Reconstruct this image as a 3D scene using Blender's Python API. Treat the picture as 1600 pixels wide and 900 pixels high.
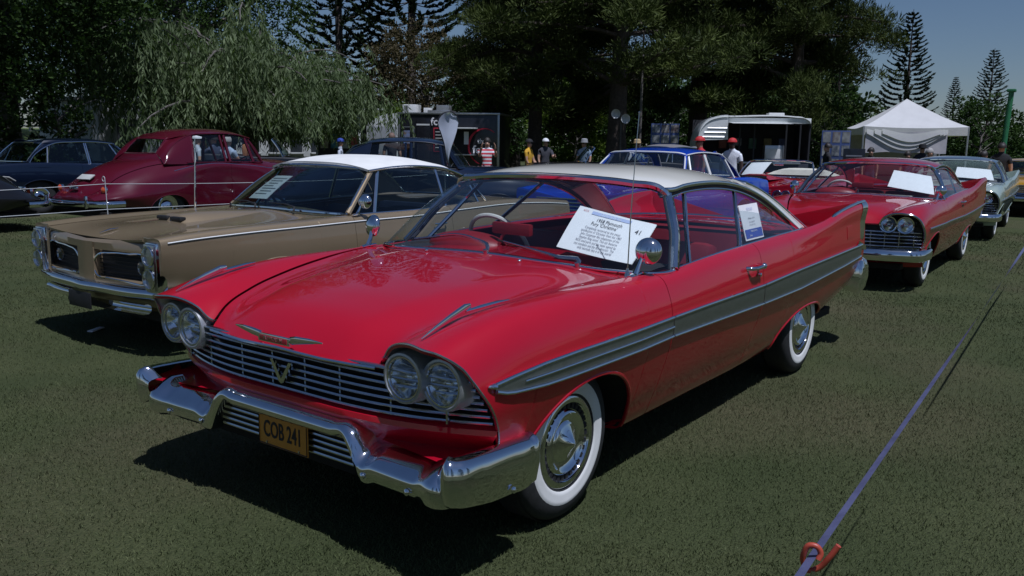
import bpy, bmesh, math, random
import numpy as np
from math import radians, sin, cos, pi, sqrt, atan2
from mathutils import Vector, Matrix
for o in list(bpy.data.objects): bpy.data.objects.remove(o)
SC = bpy.context.scene
COL = SC.collection

# ---------------------------------------------------------------- camera
CAM = np.array([2.85973, 2.69096, 1.55394]); YAW, PITCH, ROLL, FPX = 3.77702, 0.16758, 0.0144, 1333.29
fw = np.array([cos(YAW)*cos(PITCH), sin(YAW)*cos(PITCH), -sin(PITCH)])
rt = np.cross(fw, [0, 0, 1]); rt /= np.linalg.norm(rt); up = np.cross(rt, fw)
r2 = cos(ROLL)*rt + sin(ROLL)*up; u2 = -sin(ROLL)*rt + cos(ROLL)*up
cd = bpy.data.cameras.new('camera'); cam = bpy.data.objects.new('camera', cd); COL.objects.link(cam)
M = Matrix(((r2[0], u2[0], -fw[0], CAM[0]), (r2[1], u2[1], -fw[1], CAM[1]), (r2[2], u2[2], -fw[2], CAM[2]), (0, 0, 0, 1)))
cam.matrix_world = M
cd.sensor_width = 36; cd.lens = FPX/1600*36; cd.clip_start = 0.05; cd.clip_end = 3000
SC.camera = cam

# ---------------------------------------------------------------- sky, sun, exposure
SUN = Vector((0.14, 0.40, 1.0)).normalized()
EL = math.asin(SUN.z)
w = bpy.data.worlds.new('World'); SC.world = w; w.use_nodes = True
nt = w.node_tree; bg = nt.nodes['Background']
sky = nt.nodes.new('ShaderNodeTexSky'); sky.sky_type = 'NISHITA'; sky.sun_disc = False
sky.sun_elevation = EL; sky.sun_rotation = atan2(SUN.x, SUN.y); sky.air_density = 1.0; sky.dust_density = 0.4; sky.ozone_density = 2.5
nt.links.new(sky.outputs[0], bg.inputs[0]); bg.inputs[1].default_value = 0.058
sl = bpy.data.lights.new('sun', 'SUN'); sl.energy = 5.0; sl.angle = radians(0.53); sl.color = (1.0, 0.97, 0.94)
so = bpy.data.objects.new('sun', sl); COL.objects.link(so)
so.rotation_euler = SUN.to_track_quat('Z', 'Y').to_euler(); so.location = (0, 0, 40)
SC.view_settings.view_transform = 'Standard'; SC.view_settings.look = 'None'
SC.view_settings.exposure = -0.45
SC.view_settings.use_white_balance = True; SC.view_settings.white_balance_temperature = 5600; SC.view_settings.white_balance_tint = 14   # cool daylight balance of the photograph; SC.view_settings.gamma = 1.0; SC.view_settings.use_curve_mapping = False
SC.render.engine = 'CYCLES'
SC.cycles.max_bounces = 10; SC.cycles.transparent_max_bounces = 24; SC.cycles.glossy_bounces = 5; SC.cycles.diffuse_bounces = 3; SC.cycles.transmission_bounces = 4
SC.cycles.use_denoising = True

# ---------------------------------------------------------------- materials
MATS = {}
def mat(name, base, rough=.5, metal=0., coat=0., var=0., scale=8., bump=0., bscale=60., spec=.5, coatr=.03, detail=5., trans=0., sub=None):
    """procedural principled material; var = value variation by noise, bump = fine relief"""
    if name in MATS: return MATS[name]
    m = bpy.data.materials.new(name); m.use_nodes = True; n = m.node_tree.nodes; L = m.node_tree.links
    b = n['Principled BSDF']
    b.inputs['Base Color'].default_value = (*base, 1); b.inputs['Roughness'].default_value = rough; b.inputs['Metallic'].default_value = metal
    b.inputs['Coat Weight'].default_value = coat; b.inputs['Coat Roughness'].default_value = coatr; b.inputs['Specular IOR Level'].default_value = spec
    tc = n.new('ShaderNodeTexCoord')
    if var > 0:
        t = n.new('ShaderNodeTexNoise'); t.inputs['Scale'].default_value = scale; t.inputs['Detail'].default_value = detail; L.new(tc.outputs['Object'], t.inputs['Vector'])
        r = n.new('ShaderNodeValToRGB'); r.color_ramp.elements[0].position = .3; r.color_ramp.elements[1].position = .72
        c2 = sub if sub else tuple(min(1, c*(1+var)) for c in base); c1 = tuple(c*(1-var) for c in base)
        r.color_ramp.elements[0].color = (*c1, 1); r.color_ramp.elements[1].color = (*c2, 1)
        L.new(t.outputs['Fac'], r.inputs['Fac']); L.new(r.outputs['Color'], b.inputs['Base Color'])
        rr = n.new('ShaderNodeMapRange'); rr.inputs['To Min'].default_value = max(.0, rough-.06*(rough > .1)); rr.inputs['To Max'].default_value = rough+.06*(rough > .1)
        L.new(t.outputs['Fac'], rr.inputs['Value']); L.new(rr.outputs['Result'], b.inputs['Roughness'])
    if bump > 0:
        t2 = n.new('ShaderNodeTexNoise'); t2.inputs['Scale'].default_value = bscale; t2.inputs['Detail'].default_value = 4; L.new(tc.outputs['Object'], t2.inputs['Vector'])
        bp = n.new('ShaderNodeBump'); bp.inputs['Strength'].default_value = bump; bp.inputs['Distance'].default_value = .01
        L.new(t2.outputs['Fac'], bp.inputs['Height']); L.new(bp.outputs['Normal'], b.inputs['Normal'])
    if trans > 0:   # leaf-like translucency
        tr = n.new('ShaderNodeBsdfTranslucent'); mx = n.new('ShaderNodeMixShader'); mx.inputs[0].default_value = trans
        tr.inputs['Color'].default_value = (base[0]*1.3, base[1]*1.5, base[2]*.6, 1)
        L.new(b.outputs[0], mx.inputs[1]); L.new(tr.outputs[0], mx.inputs[2]); L.new(mx.outputs[0], n['Material Output'].inputs['Surface'])
    MATS[name] = m; return m

def paint(name, base, flake=0., rough=.38):
    """automotive enamel under a clear coat with a trace of orange peel and dust"""
    if name in MATS: return MATS[name]
    m = bpy.data.materials.new(name); m.use_nodes = True; n = m.node_tree.nodes; L = m.node_tree.links; b = n['Principled BSDF']
    tc = n.new('ShaderNodeTexCoord')
    t = n.new('ShaderNodeTexNoise'); t.inputs['Scale'].default_value = 2.2; t.inputs['Detail'].default_value = 6; L.new(tc.outputs['Object'], t.inputs['Vector'])
    r = n.new('ShaderNodeValToRGB'); r.color_ramp.elements[0].color = (*[c*.93 for c in base], 1); r.color_ramp.elements[1].color = (*[min(1, c*1.06+.002) for c in base], 1)
    L.new(t.outputs['Fac'], r.inputs['Fac']); L.new(r.outputs[0], b.inputs['Base Color'])
    b.inputs['Metallic'].default_value = flake; b.inputs['Roughness'].default_value = rough; b.inputs['Specular IOR Level'].default_value = .15
    b.inputs['Coat Weight'].default_value = 1.0; b.inputs['Coat IOR'].default_value = 1.5
    mr = n.new('ShaderNodeMapRange'); mr.inputs['To Min'].default_value = .005; mr.inputs['To Max'].default_value = .025
    L.new(t.outputs['Fac'], mr.inputs['Value']); L.new(mr.outputs[0], b.inputs['Coat Roughness'])
    p = n.new('ShaderNodeTexNoise'); p.inputs['Scale'].default_value = 26; p.inputs['Detail'].default_value = 2; L.new(tc.outputs['Object'], p.inputs['Vector'])
    bp = n.new('ShaderNodeBump'); bp.inputs['Strength'].default_value = .02; bp.inputs['Distance'].default_value = .004
    L.new(p.outputs['Fac'], bp.inputs['Height']); L.new(bp.outputs[0], b.inputs['Coat Normal'])
    MATS[name] = m; return m

def glass(name, tint=(.90, .94, .93), refl=1.0):
    if name in MATS: return MATS[name]
    m = bpy.data.materials.new(name); m.use_nodes = True; n = m.node_tree.nodes; L = m.node_tree.links
    n.remove(n['Principled BSDF'])
    t = n.new('ShaderNodeBsdfTransparent'); t.inputs[0].default_value = (*tint, 1)
    g = n.new('ShaderNodeBsdfGlossy'); g.inputs['Roughness'].default_value = .01; g.inputs[0].default_value = (.95, .97, 1, 1)
    f = n.new('ShaderNodeLayerWeight'); f.inputs['Blend'].default_value = .5
    pw = n.new('ShaderNodeMath'); pw.operation = 'POWER'; pw.inputs[1].default_value = 4.0; L.new(f.outputs['Facing'], pw.inputs[0])
    mu = n.new('ShaderNodeMath'); mu.operation = 'MULTIPLY_ADD'; mu.inputs[1].default_value = .75*refl; mu.inputs[2].default_value = .055*refl
    tc = n.new('ShaderNodeTexCoord'); no = n.new('ShaderNodeTexNoise'); no.inputs['Scale'].default_value = 3; L.new(tc.outputs['Object'], no.inputs['Vector'])
    bp = n.new('ShaderNodeBump'); bp.inputs['Strength'].default_value = .02; bp.inputs['Distance'].default_value = .01; L.new(no.outputs['Fac'], bp.inputs['Height']); L.new(bp.outputs[0], g.inputs['Normal'])
    x = n.new('ShaderNodeMixShader'); L.new(pw.outputs[0], mu.inputs[0]); L.new(mu.outputs[0], x.inputs[0]); L.new(t.outputs[0], x.inputs[1]); L.new(g.outputs[0], x.inputs[2])
    L.new(x.outputs[0], n['Material Output'].inputs['Surface'])
    MATS[name] = m; return m

M_RED = paint('red_enamel', (.38, .0025, .016))
M_WHITE_ROOF = paint('cream_white_enamel', (.76, .74, .66))
M_CHROME = mat('chrome', (.78, .79, .82), .05, 1.0, var=.04, scale=14, bump=.012, bscale=18)
M_CHROME_D = mat('satin_stainless', (.55, .56, .58), .22, 1.0, var=.08, scale=20)
M_ANOD = mat('anodised_insert', (.30, .32, .31), .32, .9, var=.06, scale=30)
M_SILVER = mat('silver_painted_metal', (.42, .43, .44), .32, .6, var=.08, scale=20)
M_BLACK = mat('matt_black', (.012, .012, .014), .6, var=.3)
M_RUBBER = mat('tyre_rubber', (.022, .022, .022), .75, var=.25, scale=30, bump=.1, bscale=90)
M_WW = mat('whitewall_rubber', (.74, .73, .69), .55, var=.05, scale=12)
M_GLASS = glass('clear_glass')
M_GLASS_T = glass('tinted_glass', (.50, .58, .58))
M_LENS = glass('lamp_lens_glass', (.96, .97, .98), 1.2)
M_REFLECTOR = mat('lamp_reflector', (.93, .94, .95), .10, 1.0, bump=.05, bscale=90)
M_REDINT = mat('red_vinyl', (.20, .008, .014), .45, var=.12, scale=10, bump=.06, bscale=120)
M_DARKINT = mat('dark_interior', (.015, .013, .016), .8, var=.3, scale=8)
M_PAPER = mat('white_card', (.80, .79, .80), .7, var=.03, scale=20)
M_INK = mat('black_ink', (.03, .03, .04), .8, var=.1)
M_UNDER = mat('underbody_black', (.012, .011, .011), .9, var=.4, scale=6)

# ---------------------------------------------------------------- geometry helpers
def link(o, parent=None):
    COL.objects.link(o)
    if parent is not None: o.parent = parent
    return o
def empty(name, loc=(0, 0, 0), rz=0.):
    o = bpy.data.objects.new(name, None); o.location = loc; o.rotation_euler = (0, 0, rz); o.empty_display_size = .2
    return link(o)
def tag(o, label=None, cat=None, group=None, kind=None):
    if label: o['label'] = label
    if cat: o['category'] = cat
    if group: o['group'] = group
    if kind: o['kind'] = kind
    return o

class G:
    """collects geometry for ONE mesh object"""
    def __init__(s): s.V = []; s.F = []; s.n = 0
    def add(s, V, F):
        V = np.asarray(V, float).reshape(-1, 3)
        s.V.append(V); s.F += [tuple(int(i)+s.n for i in f) for f in F]; s.n += len(V); return s
    def grid(s, P, flip=False, closed=False, wrapu=False):
        P = np.asarray(P, float); a, b = P.shape[:2]; F = []
        for i in range(a if wrapu else a-1):
            for j in range(b if closed else b-1):
                i2 = (i+1) % a; j2 = (j+1) % b
                q = (i*b+j, i2*b+j, i2*b+j2, i*b+j2)
                F.append(q[::-1] if flip else q)
        return s.add(P.reshape(-1, 3), F)
    def box(s, x0, x1, y0, y1, z0, z1, M=None):
        V = np.array([(x, y, z) for x in (x0, x1) for y in (y0, y1) for z in (z0, z1)], float)
        if M is not None: V = V @ np.array(M)[:3, :3].T + np.array(M)[:3, 3]
        return s.add(V, [(0, 1, 3, 2), (4, 6, 7, 5), (0, 4, 5, 1), (2, 3, 7, 6), (0, 2, 6, 4), (1, 5, 7, 3)])
    def rbox(s, c, d, b=.01, rz=0., M=None):
        """box with chamfered edges, centre c, size d"""
        hx, hy, hz = d[0]/2, d[1]/2, d[2]/2; b = min(b, hx*.9, hy*.9, hz*.9)
        bm = bmesh.new(); bmesh.ops.create_cube(bm, size=1)
        for v in bm.verts: v.co = Vector((v.co.x*d[0], v.co.y*d[1], v.co.z*d[2]))
        bmesh.ops.bevel(bm, geom=list(bm.edges), offset=b, segments=2, profile=.6, affect='EDGES')
        V = np.array([v.co for v in bm.verts]); 
        bm.verts.index_update()
        F = [[v.index for v in f.verts] for f in bm.faces]; bm.free()
        if rz: V = V @ np.array([[cos(rz), sin(rz), 0], [-sin(rz), cos(rz), 0], [0, 0, 1]])
        V = V+np.array(c)
        if M is not None: V = V @ np.array(M)[:3, :3].T + np.array(M)[:3, 3]
        return s.add(V, F)
    def tube(s, pts, r, n=8, caps=True, flat=None, closed=False):
        """r radius or list; flat=(dir, factor) squashes the section along a direction"""
        p = np.asarray(pts, float); m = len(p); rr = np.full(m, r) if np.isscalar(r) else np.asarray(r, float)
        T = np.gradient(p, axis=0)
        if closed: T = np.roll(p, -1, 0)-np.roll(p, 1, 0)
        T /= np.linalg.norm(T, axis=1)[:, None]+1e-12
        ref = np.array([0, 0, 1.]) if abs(T[0][2]) < .9 else np.array([1., 0, 0])
        N = np.cross(T[0], ref); N /= np.linalg.norm(N); P = []
        for i in range(m):
            N = N-T[i]*(N @ T[i]); N /= np.linalg.norm(N)+1e-12; B = np.cross(T[i], N)
            a = np.linspace(0, 2*pi, n, endpoint=False)
            off = (np.cos(a)[:, None]*N+np.sin(a)[:, None]*B)*rr[i]
            if flat is not None:
                fd = np.array(flat[0], float); fd /= np.linalg.norm(fd); off = off-(off @ fd)[:, None]*fd*(1-flat[1])
            P.append(p[i]+off)
        n0 = s.n; s.grid(np.array(P), closed=True, wrapu=closed)
        if caps and not closed:
            s.F.append(tuple(n0+i for i in range(n))); s.F.append(tuple(n0+(m-1)*n+i for i in range(n))[::-1])
        return s
    def lathe(s, prof, c=(0, 0, 0), axis=(0, 0, 1), n=32, cap=False):
        """prof list of (radius, height) along axis"""
        ax = np.array(axis, float); ax /= np.linalg.norm(ax)
        a0 = np.array([1., 0, 0]) if abs(ax[0]) < .9 else np.array([0, 1., 0])
        u = np.cross(ax, a0); u /= np.linalg.norm(u); v = np.cross(ax, u); a = np.linspace(0, 2*pi, n, endpoint=False)
        P = np.array([[np.array(c)+ax*h+r*(cos(t)*u+sin(t)*v) for t in a] for r, h in prof])
        return s.grid(P, closed=True)
    def prism(s, poly, vec):
        """closed polygon extruded along vec"""
        p = np.asarray(poly, float); k = len(p); V = np.vstack([p, p+np.asarray(vec, float)])
        F = [tuple(range(k))[::-1], tuple(range(k, 2*k))]+[(i, (i+1) % k, (i+1) % k+k, i+k) for i in range(k)]
        return s.add(V, F)
    def sphere(s, c, r, n=12, m=8):
        r = np.array([r]*3 if np.isscalar(r) else r, float)
        P = [[np.array(c)+r*np.array([sin(a)*cos(b), sin(a)*sin(b), cos(a)]) for b in np.linspace(0, 2*pi, n, endpoint=False)] for a in np.linspace(.02, pi-.02, m)]
        return s.grid(np.array(P), closed=True, flip=True)
    def xform(s, M):
        s.V = [v @ np.array(M)[:3, :3].T + np.array(M)[:3, 3] for v in s.V]; return s
    def mesh(s, name, mt, sharp=40):
        me = bpy.data.meshes.new(name)
        V = np.vstack(s.V) if s.V else np.zeros((0, 3))
        me.from_pydata(V.tolist(), [], s.F)
        me.polygons.foreach_set('use_smooth', [True]*len(me.polygons))
        if sharp is not None: me.set_sharp_from_angle(angle=radians(sharp))
        me.materials.append(mt); me.update(); return me
    def obj(s, name, mt, parent=None, sharp=40):
        return link(bpy.data.objects.new(name, s.mesh(name, mt, sharp)), parent)

def inst(name, me, parent=None, loc=(0, 0, 0), rot=(0, 0, 0), scale=(1, 1, 1)):
    o = bpy.data.objects.new(name, me); o.location = loc; o.rotation_euler = rot; o.scale = scale
    return link(o, parent)
def copy_tree(o, parent=None):
    c = o.copy(); COL.objects.link(c); c.parent = parent
    for ch in list(o.children): copy_tree(ch, c)
    return c

def interp(xs, ys, x):
    """smooth cubic (Catmull-Rom, monotone limited) through points; ys may be vectors"""
    xs = np.asarray(xs, float); ys = np.asarray(ys, float)
    if ys.ndim == 1: ys = ys[:, None]; sq = True
    else: sq = False
    x = np.clip(np.asarray(x, float), xs[0], xs[-1]); h = np.diff(xs)[:, None]; d = np.diff(ys, axis=0)/h
    m = np.zeros_like(ys); m[0] = d[0]; m[-1] = d[-1]
    if len(xs) > 2: m[1:-1] = (d[:-1]*h[1:]+d[1:]*h[:-1])/(h[1:]+h[:-1])
    k = np.clip(np.searchsorted(xs, x, 'right')-1, 0, len(xs)-2); hh = (xs[k+1]-xs[k]); t = ((x-xs[k])/hh)
    t = t[..., None]; hh = hh[..., None]
    r = (2*t**3-3*t**2+1)*ys[k]+(t**3-2*t**2+t)*hh*m[k]+(-2*t**3+3*t**2)*ys[k+1]+(t**3-t**2)*hh*m[k+1]
    return r[..., 0] if sq else r
def curve(pts, n):
    """n smooth samples along a 3-D polyline"""
    p = np.asarray(pts, float); s = np.r_[0, np.cumsum(np.linalg.norm(np.diff(p, axis=0), axis=1))]
    return interp(s, p, np.linspace(0, s[-1], n))

class Loft:
    """car skin: half profiles (rocker -> side -> shoulder -> centre line) at stations along x"""
    def __init__(s, st):
        st = sorted(st, key=lambda a: a[0]); s.x = np.array([a[0] for a in st]); s.P = np.array([a[1] for a in st], float); s.N = s.P.shape[1]
        s.flat = s.P.reshape(len(s.x), -1)
    def S(s, x, t):
        x, t = np.broadcast_arrays(np.asarray(x, float), np.asarray(t, float)); sh = x.shape; x = x.ravel(); t = t.ravel()
        C = interp(s.x, s.flat, x).reshape(-1, s.N, 2)
        ext = np.concatenate([2*C[:, :1]-C[:, 1:2], C, C[:, -2:-1]*[-1, 1]], 1)
        k = np.clip(t.astype(int), 0, s.N-2); f = np.clip(t-k, 0, 1)[:, None]; i = np.arange(len(x))
        a, b, c, d = ext[i, k], ext[i, k+1], ext[i, k+2], ext[i, k+3]
        # chord-limited Catmull-Rom keeps close points crisp
        l1 = np.linalg.norm(b-a, axis=1)[:, None]+1e-9; l2 = np.linalg.norm(c-b, axis=1)[:, None]+1e-9; l3 = np.linalg.norm(d-c, axis=1)[:, None]+1e-9
        m1 = ((b-a)/l1*l2+(c-b)/l2*l1)/(l1+l2)*l2; m2 = ((c-b)/l2*l3+(d-c)/l3*l2)/(l2+l3)*l2
        q = (2*f**3-3*f**2+1)*b+(f**3-2*f**2+f)*m1+(-2*f**3+3*f**2)*c+(f**3-f**2)*m2
        return np.stack([x, q[:, 0], q[:, 1]], -1).reshape(*sh, 3)
    def t_at_z(s, x, z, t0=0., t1=6.):
        x = np.asarray(x, float); z = np.broadcast_to(np.asarray(z, float), x.shape); a = np.full(x.shape, float(t0)); b = np.full(x.shape, float(t1))
        for _ in range(40):
            m = (a+b)/2; zz = s.S(x, m)[..., 2]; lo = zz < z; a = np.where(lo, m, a); b = np.where(lo, b, m)
        return (a+b)/2

def normals(P):
    du = np.gradient(P, axis=0); dv = np.gradient(P, axis=1); n = np.cross(du, dv); return n/(np.linalg.norm(n, axis=2)[..., None]+1e-12)
def panel(g, P, side=1, th=.014, outward=None):
    """skin grid with a folded return edge; side -1 mirrors in y"""
    P = np.array(P, float); n = normals(P)
    c = P.reshape(-1, 3).mean(0); ref = outward if outward is not None else (np.array([0, c[1], .25*(c[2]-.4)]))
    if (n.reshape(-1, 3)@np.asarray(ref, float)).sum() < 0: n = -n; fl = True
    else: fl = False
    a, b = P.shape[:2]
    ring = [(i, 0) for i in range(a)]+[(a-1, j) for j in range(1, b)]+[(i, b-1) for i in range(a-2, -1, -1)]+[(0, j) for j in range(b-2, 0, -1)]
    R0 = np.array([P[i, j] for i, j in ring]); R1 = np.array([P[i, j]-n[i, j]*th for i, j in ring])
    if side < 0: P = P*[1, -1, 1]; R0 = R0*[1, -1, 1]; R1 = R1*[1, -1, 1]; fl = not fl
    g.grid(P, flip=fl)
    g.grid(np.array([R0, R1]), closed=True, flip=not fl)
    return g
def arch_z(x, base, arches):
    """lower edge height of the body side with wheel openings (xc, half length, z top, power)"""
    z = np.array(base, float)
    for xc, hl, zt, z0, pw in arches:
        u = np.abs((x-xc)/hl); m = u < 1
        z = np.where(m, np.maximum(z, z0+(zt-z0)*(1-np.clip(u, 0, 1)**pw)**(1/pw)), z)
    return z
def xsamples(x0, x1, arches, n=10):
    xs = [np.linspace(x0, x1, max(3, int(abs(x1-x0)/.06)))]
    for xc, hl, *_ in arches:
        k = np.concatenate([[-1.0001], np.cos(np.linspace(pi, 0, 27)), [1.0001]])*hl+xc
        xs.append(k[(k > x0) & (k < x1)])
    return np.unique(np.round(np.concatenate(xs), 5))
def text_mesh(name, txt, size, M, mt, parent, align='CENTER', ext=.0008, shear=0., bold=0.):
    cu = bpy.data.curves.new(name, 'FONT'); cu.body = txt; cu.size = size; cu.align_x = align; cu.align_y = 'CENTER'; cu.extrude = ext; cu.shear = shear; cu.offset = bold; cu.resolution_u = 3
    o = bpy.data.objects.new(name, cu); COL.objects.link(o)
    me = bpy.data.meshes.new_from_object(o.evaluated_get(bpy.context.evaluated_depsgraph_get())); bpy.data.objects.remove(o)
    me.transform(M); me.materials.clear(); me.materials.append(mt); me.name = name
    return link(bpy.data.objects.new(name, me), parent)
def frame_from(origin, right, upv):
    r = Vector(right).normalized(); u = Vector(upv); u = (u-r*u.dot(r)).normalized(); n = r.cross(u)
    return Matrix(((r.x, u.x, n.x, origin[0]), (r.y, u.y, n.y, origin[1]), (r.z, u.z, n.z, origin[2]), (0, 0, 0, 1)))

# wheels -----------------------------------------------------------------
WHEELS = {}
def wheel(parent, x, y, side, R=.334, wdt=.19, ww=(.205, .262), cap='cone', rim_mat=None, key='a'):
    """tyre (the wheel part) with whitewall ring and hub cap as sub-parts; the face looks along +y for side 1"""
    if key not in WHEELS:
        h = wdt/2
        t = G().lathe([(R*.56, -h), (R*.7, -h*1.06), (R*.9, -h), (R*.985, -h*.72), (R, -h*.3), (R, h*.3), (R*.985, h*.72), (R*.93, h*.95), (R*.78, h*1.07), (R*.62, h*1.02), (R*.56, h*.9), (R*.52, h*.6)], axis=(0, 1, 0), n=48)
        for k in range(-2, 3): t.lathe([(R+.001, h*.22*k-.004), (R+.004, h*.22*k-.012), (R+.004, h*.22*k+.012), (R+.001, h*.22*k+.02)], axis=(0, 1, 0), n=48)
        d = {'t': t.mesh('tyre', M_RUBBER)}
        def yf(r): return h*np.interp(r/R, [.56, .62, .78, .93], [.9, 1.02, 1.07, .95])+.0035
        if ww: d['w'] = G().lathe([(r, yf(r)-.003*(i in (0, 7))) for i, r in enumerate(np.linspace(ww[0], ww[1], 8))], axis=(0, 1, 0), n=48).mesh('whitewall', M_WW)
        c = G(); r0 = R*.565
        if cap == 'cone':
            c.lathe([(r0+.006, h*.62), (r0+.008, h*.95), (r0-.004, h*1.04), (r0-.02, h*1.0), (r0-.026, h*.84), (r0-.036, h*.80), (.142, h*.84), (.136, h*.97), (.126, h*1.02), (.118, h*.97), (.106, h*.86), (.090, h*.84), (.082, h*.92), (.074, h*.95), (.050, h*1.06), (.026, h*1.22), (.012, h*1.34), (.0005, h*1.38)], axis=(0, 1, 0), n=64)
        elif cap == 'dish':
            c.lathe([(r0+.004, h*.6), (r0+.005, h*.95), (r0-.012, h*1.0), (r0-.03, h*.8), (.12, h*.72), (.105, h*.92), (.07, h*1.12), (.03, h*1.18), (.0005, h*1.2)], axis=(0, 1, 0), n=48)
        else:
            c.lathe([(r0, h*.6), (r0, h*.9), (r0-.012, h*.95), (r0-.03, h*.5), (.13, h*.45), (.1, h*.8), (.06, h*1.0), (.0005, h*1.02)], axis=(0, 1, 0), n=40)
        d['c'] = c.mesh('hubcap', rim_mat or M_CHROME, 50)
        if cap == 'cone':
            sgeo = G()
            for k in range(30):
                a = 2*pi*k/30; Mr = Matrix.Rotation(a, 4, 'Y')
                sgeo.box(.143, .168, h*.82, h*.905, -.0095, .0095, Mr)
            d['s'] = sgeo.mesh('hubcap_slot', M_BLACK)
        WHEELS[key] = d
    d = WHEELS[key]; rz = 0 if side > 0 else pi
    wh = inst('wheel', d['t'], parent, (x, y, max(R-.006, .338 if key == 'hero' else 0)), (0, 0, rz))
    if 'w' in d: inst('whitewall', d['w'], wh)
    cp = inst('hubcap', d['c'], wh)
    if 's' in d: inst('hubcap_slots', d['s'], wh)
    return wh
def ws_grid(WB, WH, ns, nh, bulge=.03):
    """glass ruled between base and header curves with a slight outward bow"""
    B = curve(WB, ns); Hh = curve(WH, ns); h = np.linspace(0, 1, nh)[:, None, None]
    n = np.cross(np.gradient(B, axis=0), Hh-B); n /= np.linalg.norm(n, axis=1)[:, None]
    return B[None]+(Hh-B)[None]*h+n[None]*bulge*np.sin(h*pi)
# ================================================================= hero car
H_ST = [
 (.84, [(.8,.37),(.895,.385),(.93,.46),(.94,.56),(.942,.65),(.93,.74),(.9,.795),(.862,.838),(.74,.856),(.575,.815),(.5,.735),(.28,.752),(0,.762)]),
 (.74, [(.7976,.36),(.8977,.378),(.9335,.46),(.9443,.56),(.948,.65),(.938,.745),(.912,.805),(.868,.855),(.74,.876),(.585,.832),(.505,.755),(.28,.795),(0,.805)]),
 (.62, [(.7661,.34),(.8765,.36),(.9212,.45),(.9448,.56),(.96,.66),(.952,.755),(.925,.828),(.872,.888),(.745,.904),(.615,.868),(.545,.828),(.29,.86),(0,.872)]),
 (.45, [(.725,.3),(.8419,.32),(.9013,.42),(.9424,.55),(.97,.66),(.965,.76),(.94,.848),(.885,.918),(.765,.936),(.655,.905),(.598,.878),(.32,.906),(0,.918)]),
 (.20, [(.715,.26),(.8375,.278),(.8985,.39),(.9445,.53),(.979,.66),(.976,.765),(.953,.858),(.898,.936),(.79,.957),(.715,.935),(.672,.917),(.36,.942),(0,.953)]),
 (-.10, [(.715,.25),(.839,.268),(.8982,.38),(.9485,.53),(.984,.67),(.982,.77),(.96,.865),(.905,.945),(.81,.965),(.765,.955),(.745,.948),(.4,.966),(0,.978)]),
 (-.45, [(.715,.245),(.8405,.262),(.9002,.38),(.9505,.53),(.986,.68),(.984,.775),(.962,.868),(.912,.945),(.86,.963),(.84,.965),(.825,.963),(.45,.985),(0,.998)]),
 (-.85, [(.715,.245),(.84,.26),(.9002,.38),(.9505,.53),(.986,.68),(.985,.778),(.965,.87),(.925,.945),(.895,.96),(.875,.962),(.86,.958),(.46,.985),(0,1.)]),
 (-1.3, [(.715,.245),(.84,.26),(.8992,.38),(.9505,.53),(.986,.68),(.985,.78),(.966,.88),(.928,.965),(.9,.985),(.878,.988),(.86,.978),(.46,.98),(0,.98)]),
 (-1.9, [(.715,.245),(.84,.26),(.8982,.38),(.9495,.53),(.986,.68),(.985,.79),(.967,.895),(.93,.985),(.902,1.005),(.878,1.008),(.858,.995),(.46,.99),(0,.99)]),
 (-2.4, [(.715,.26),(.8388,.275),(.8965,.39),(.9485,.54),(.985,.69),(.984,.8),(.966,.91),(.93,1.),(.902,1.018),(.875,1.016),(.85,1.),(.46,1.),(0,1.005)]),
 (-2.8, [(.72,.28),(.84,.3),(.8961,.41),(.9464,.55),(.983,.7),(.982,.82),(.966,.93),(.938,1.018),(.91,1.032),(.875,1.018),(.84,.998),(.46,1.01),(0,1.02)]),
 (-3.2, [(.7323,.33),(.8459,.345),(.8998,.44),(.9461,.57),(.98,.72),(.978,.84),(.965,.96),(.945,1.052),(.922,1.062),(.878,1.02),(.82,.985),(.46,1.),(0,1.012)]),
 (-3.45, [(.7407,.365),(.8487,.378),(.9001,.46),(.9439,.58),(.977,.73),(.975,.85),(.962,.98),(.944,1.09),(.926,1.1),(.882,1.02),(.82,.975),(.46,.99),(0,1.)]),
 (-3.7, [(.7511,.41),(.8538,.422),(.9005,.49),(.9423,.6),(.972,.74),(.97,.86),(.958,.99),(.943,1.118),(.928,1.128),(.888,1.02),(.82,.962),(.46,.975),(0,.983)]),
 (-4.0, [(.7421,.46),(.8547,.472),(.8985,.53),(.9365,.62),(.963,.75),(.962,.87),(.952,1.),(.94,1.138),(.926,1.148),(.89,1.02),(.82,.94),(.46,.95),(0,.956)]),
 (-4.14, [(.7264,.48),(.8489,.492),(.8944,.55),(.9311,.63),(.955,.75),(.955,.87),(.947,1.),(.937,1.142),(.924,1.152),(.89,1.02),(.82,.93),(.46,.94),(0,.945)]),
]
HL = Loft(H_ST)
H_ARCH = [(-.06, .435, .628, .25, 2.1), (-2.92, .50, .508, .26, 2.2)]
H_EDGE_T = [0, 2, 3, 4, 5, 6, 7, 7.5, 8, 8.6, 9, 9.5, 10]
H_EDGE_X = [.50, .52, .56, .625, .69, .725, .77, .79, .775, .75, .732, .718, .70]
def h_xf(t): return interp(H_EDGE_T, H_EDGE_X, t)
def side_rows(x, arches, loft, tmax, nv, base=None):
    zl = arch_z(x, np.full(x.shape, -1.), arches); tl = np.where(zl > -.5, loft.t_at_z(x, zl, 0, 6), 0.)
    v = np.linspace(0, 1, nv)[None, :]
    return tl[:, None]+(tmax-tl[:, None])*v
def hero_side(x0, x1, tmax=10, nv=54):
    xs = xsamples(x0, x1, H_ARCH); T = side_rows(xs, H_ARCH, HL, tmax, nv)
    return HL.S(xs[:, None]+0*T, T)
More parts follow.
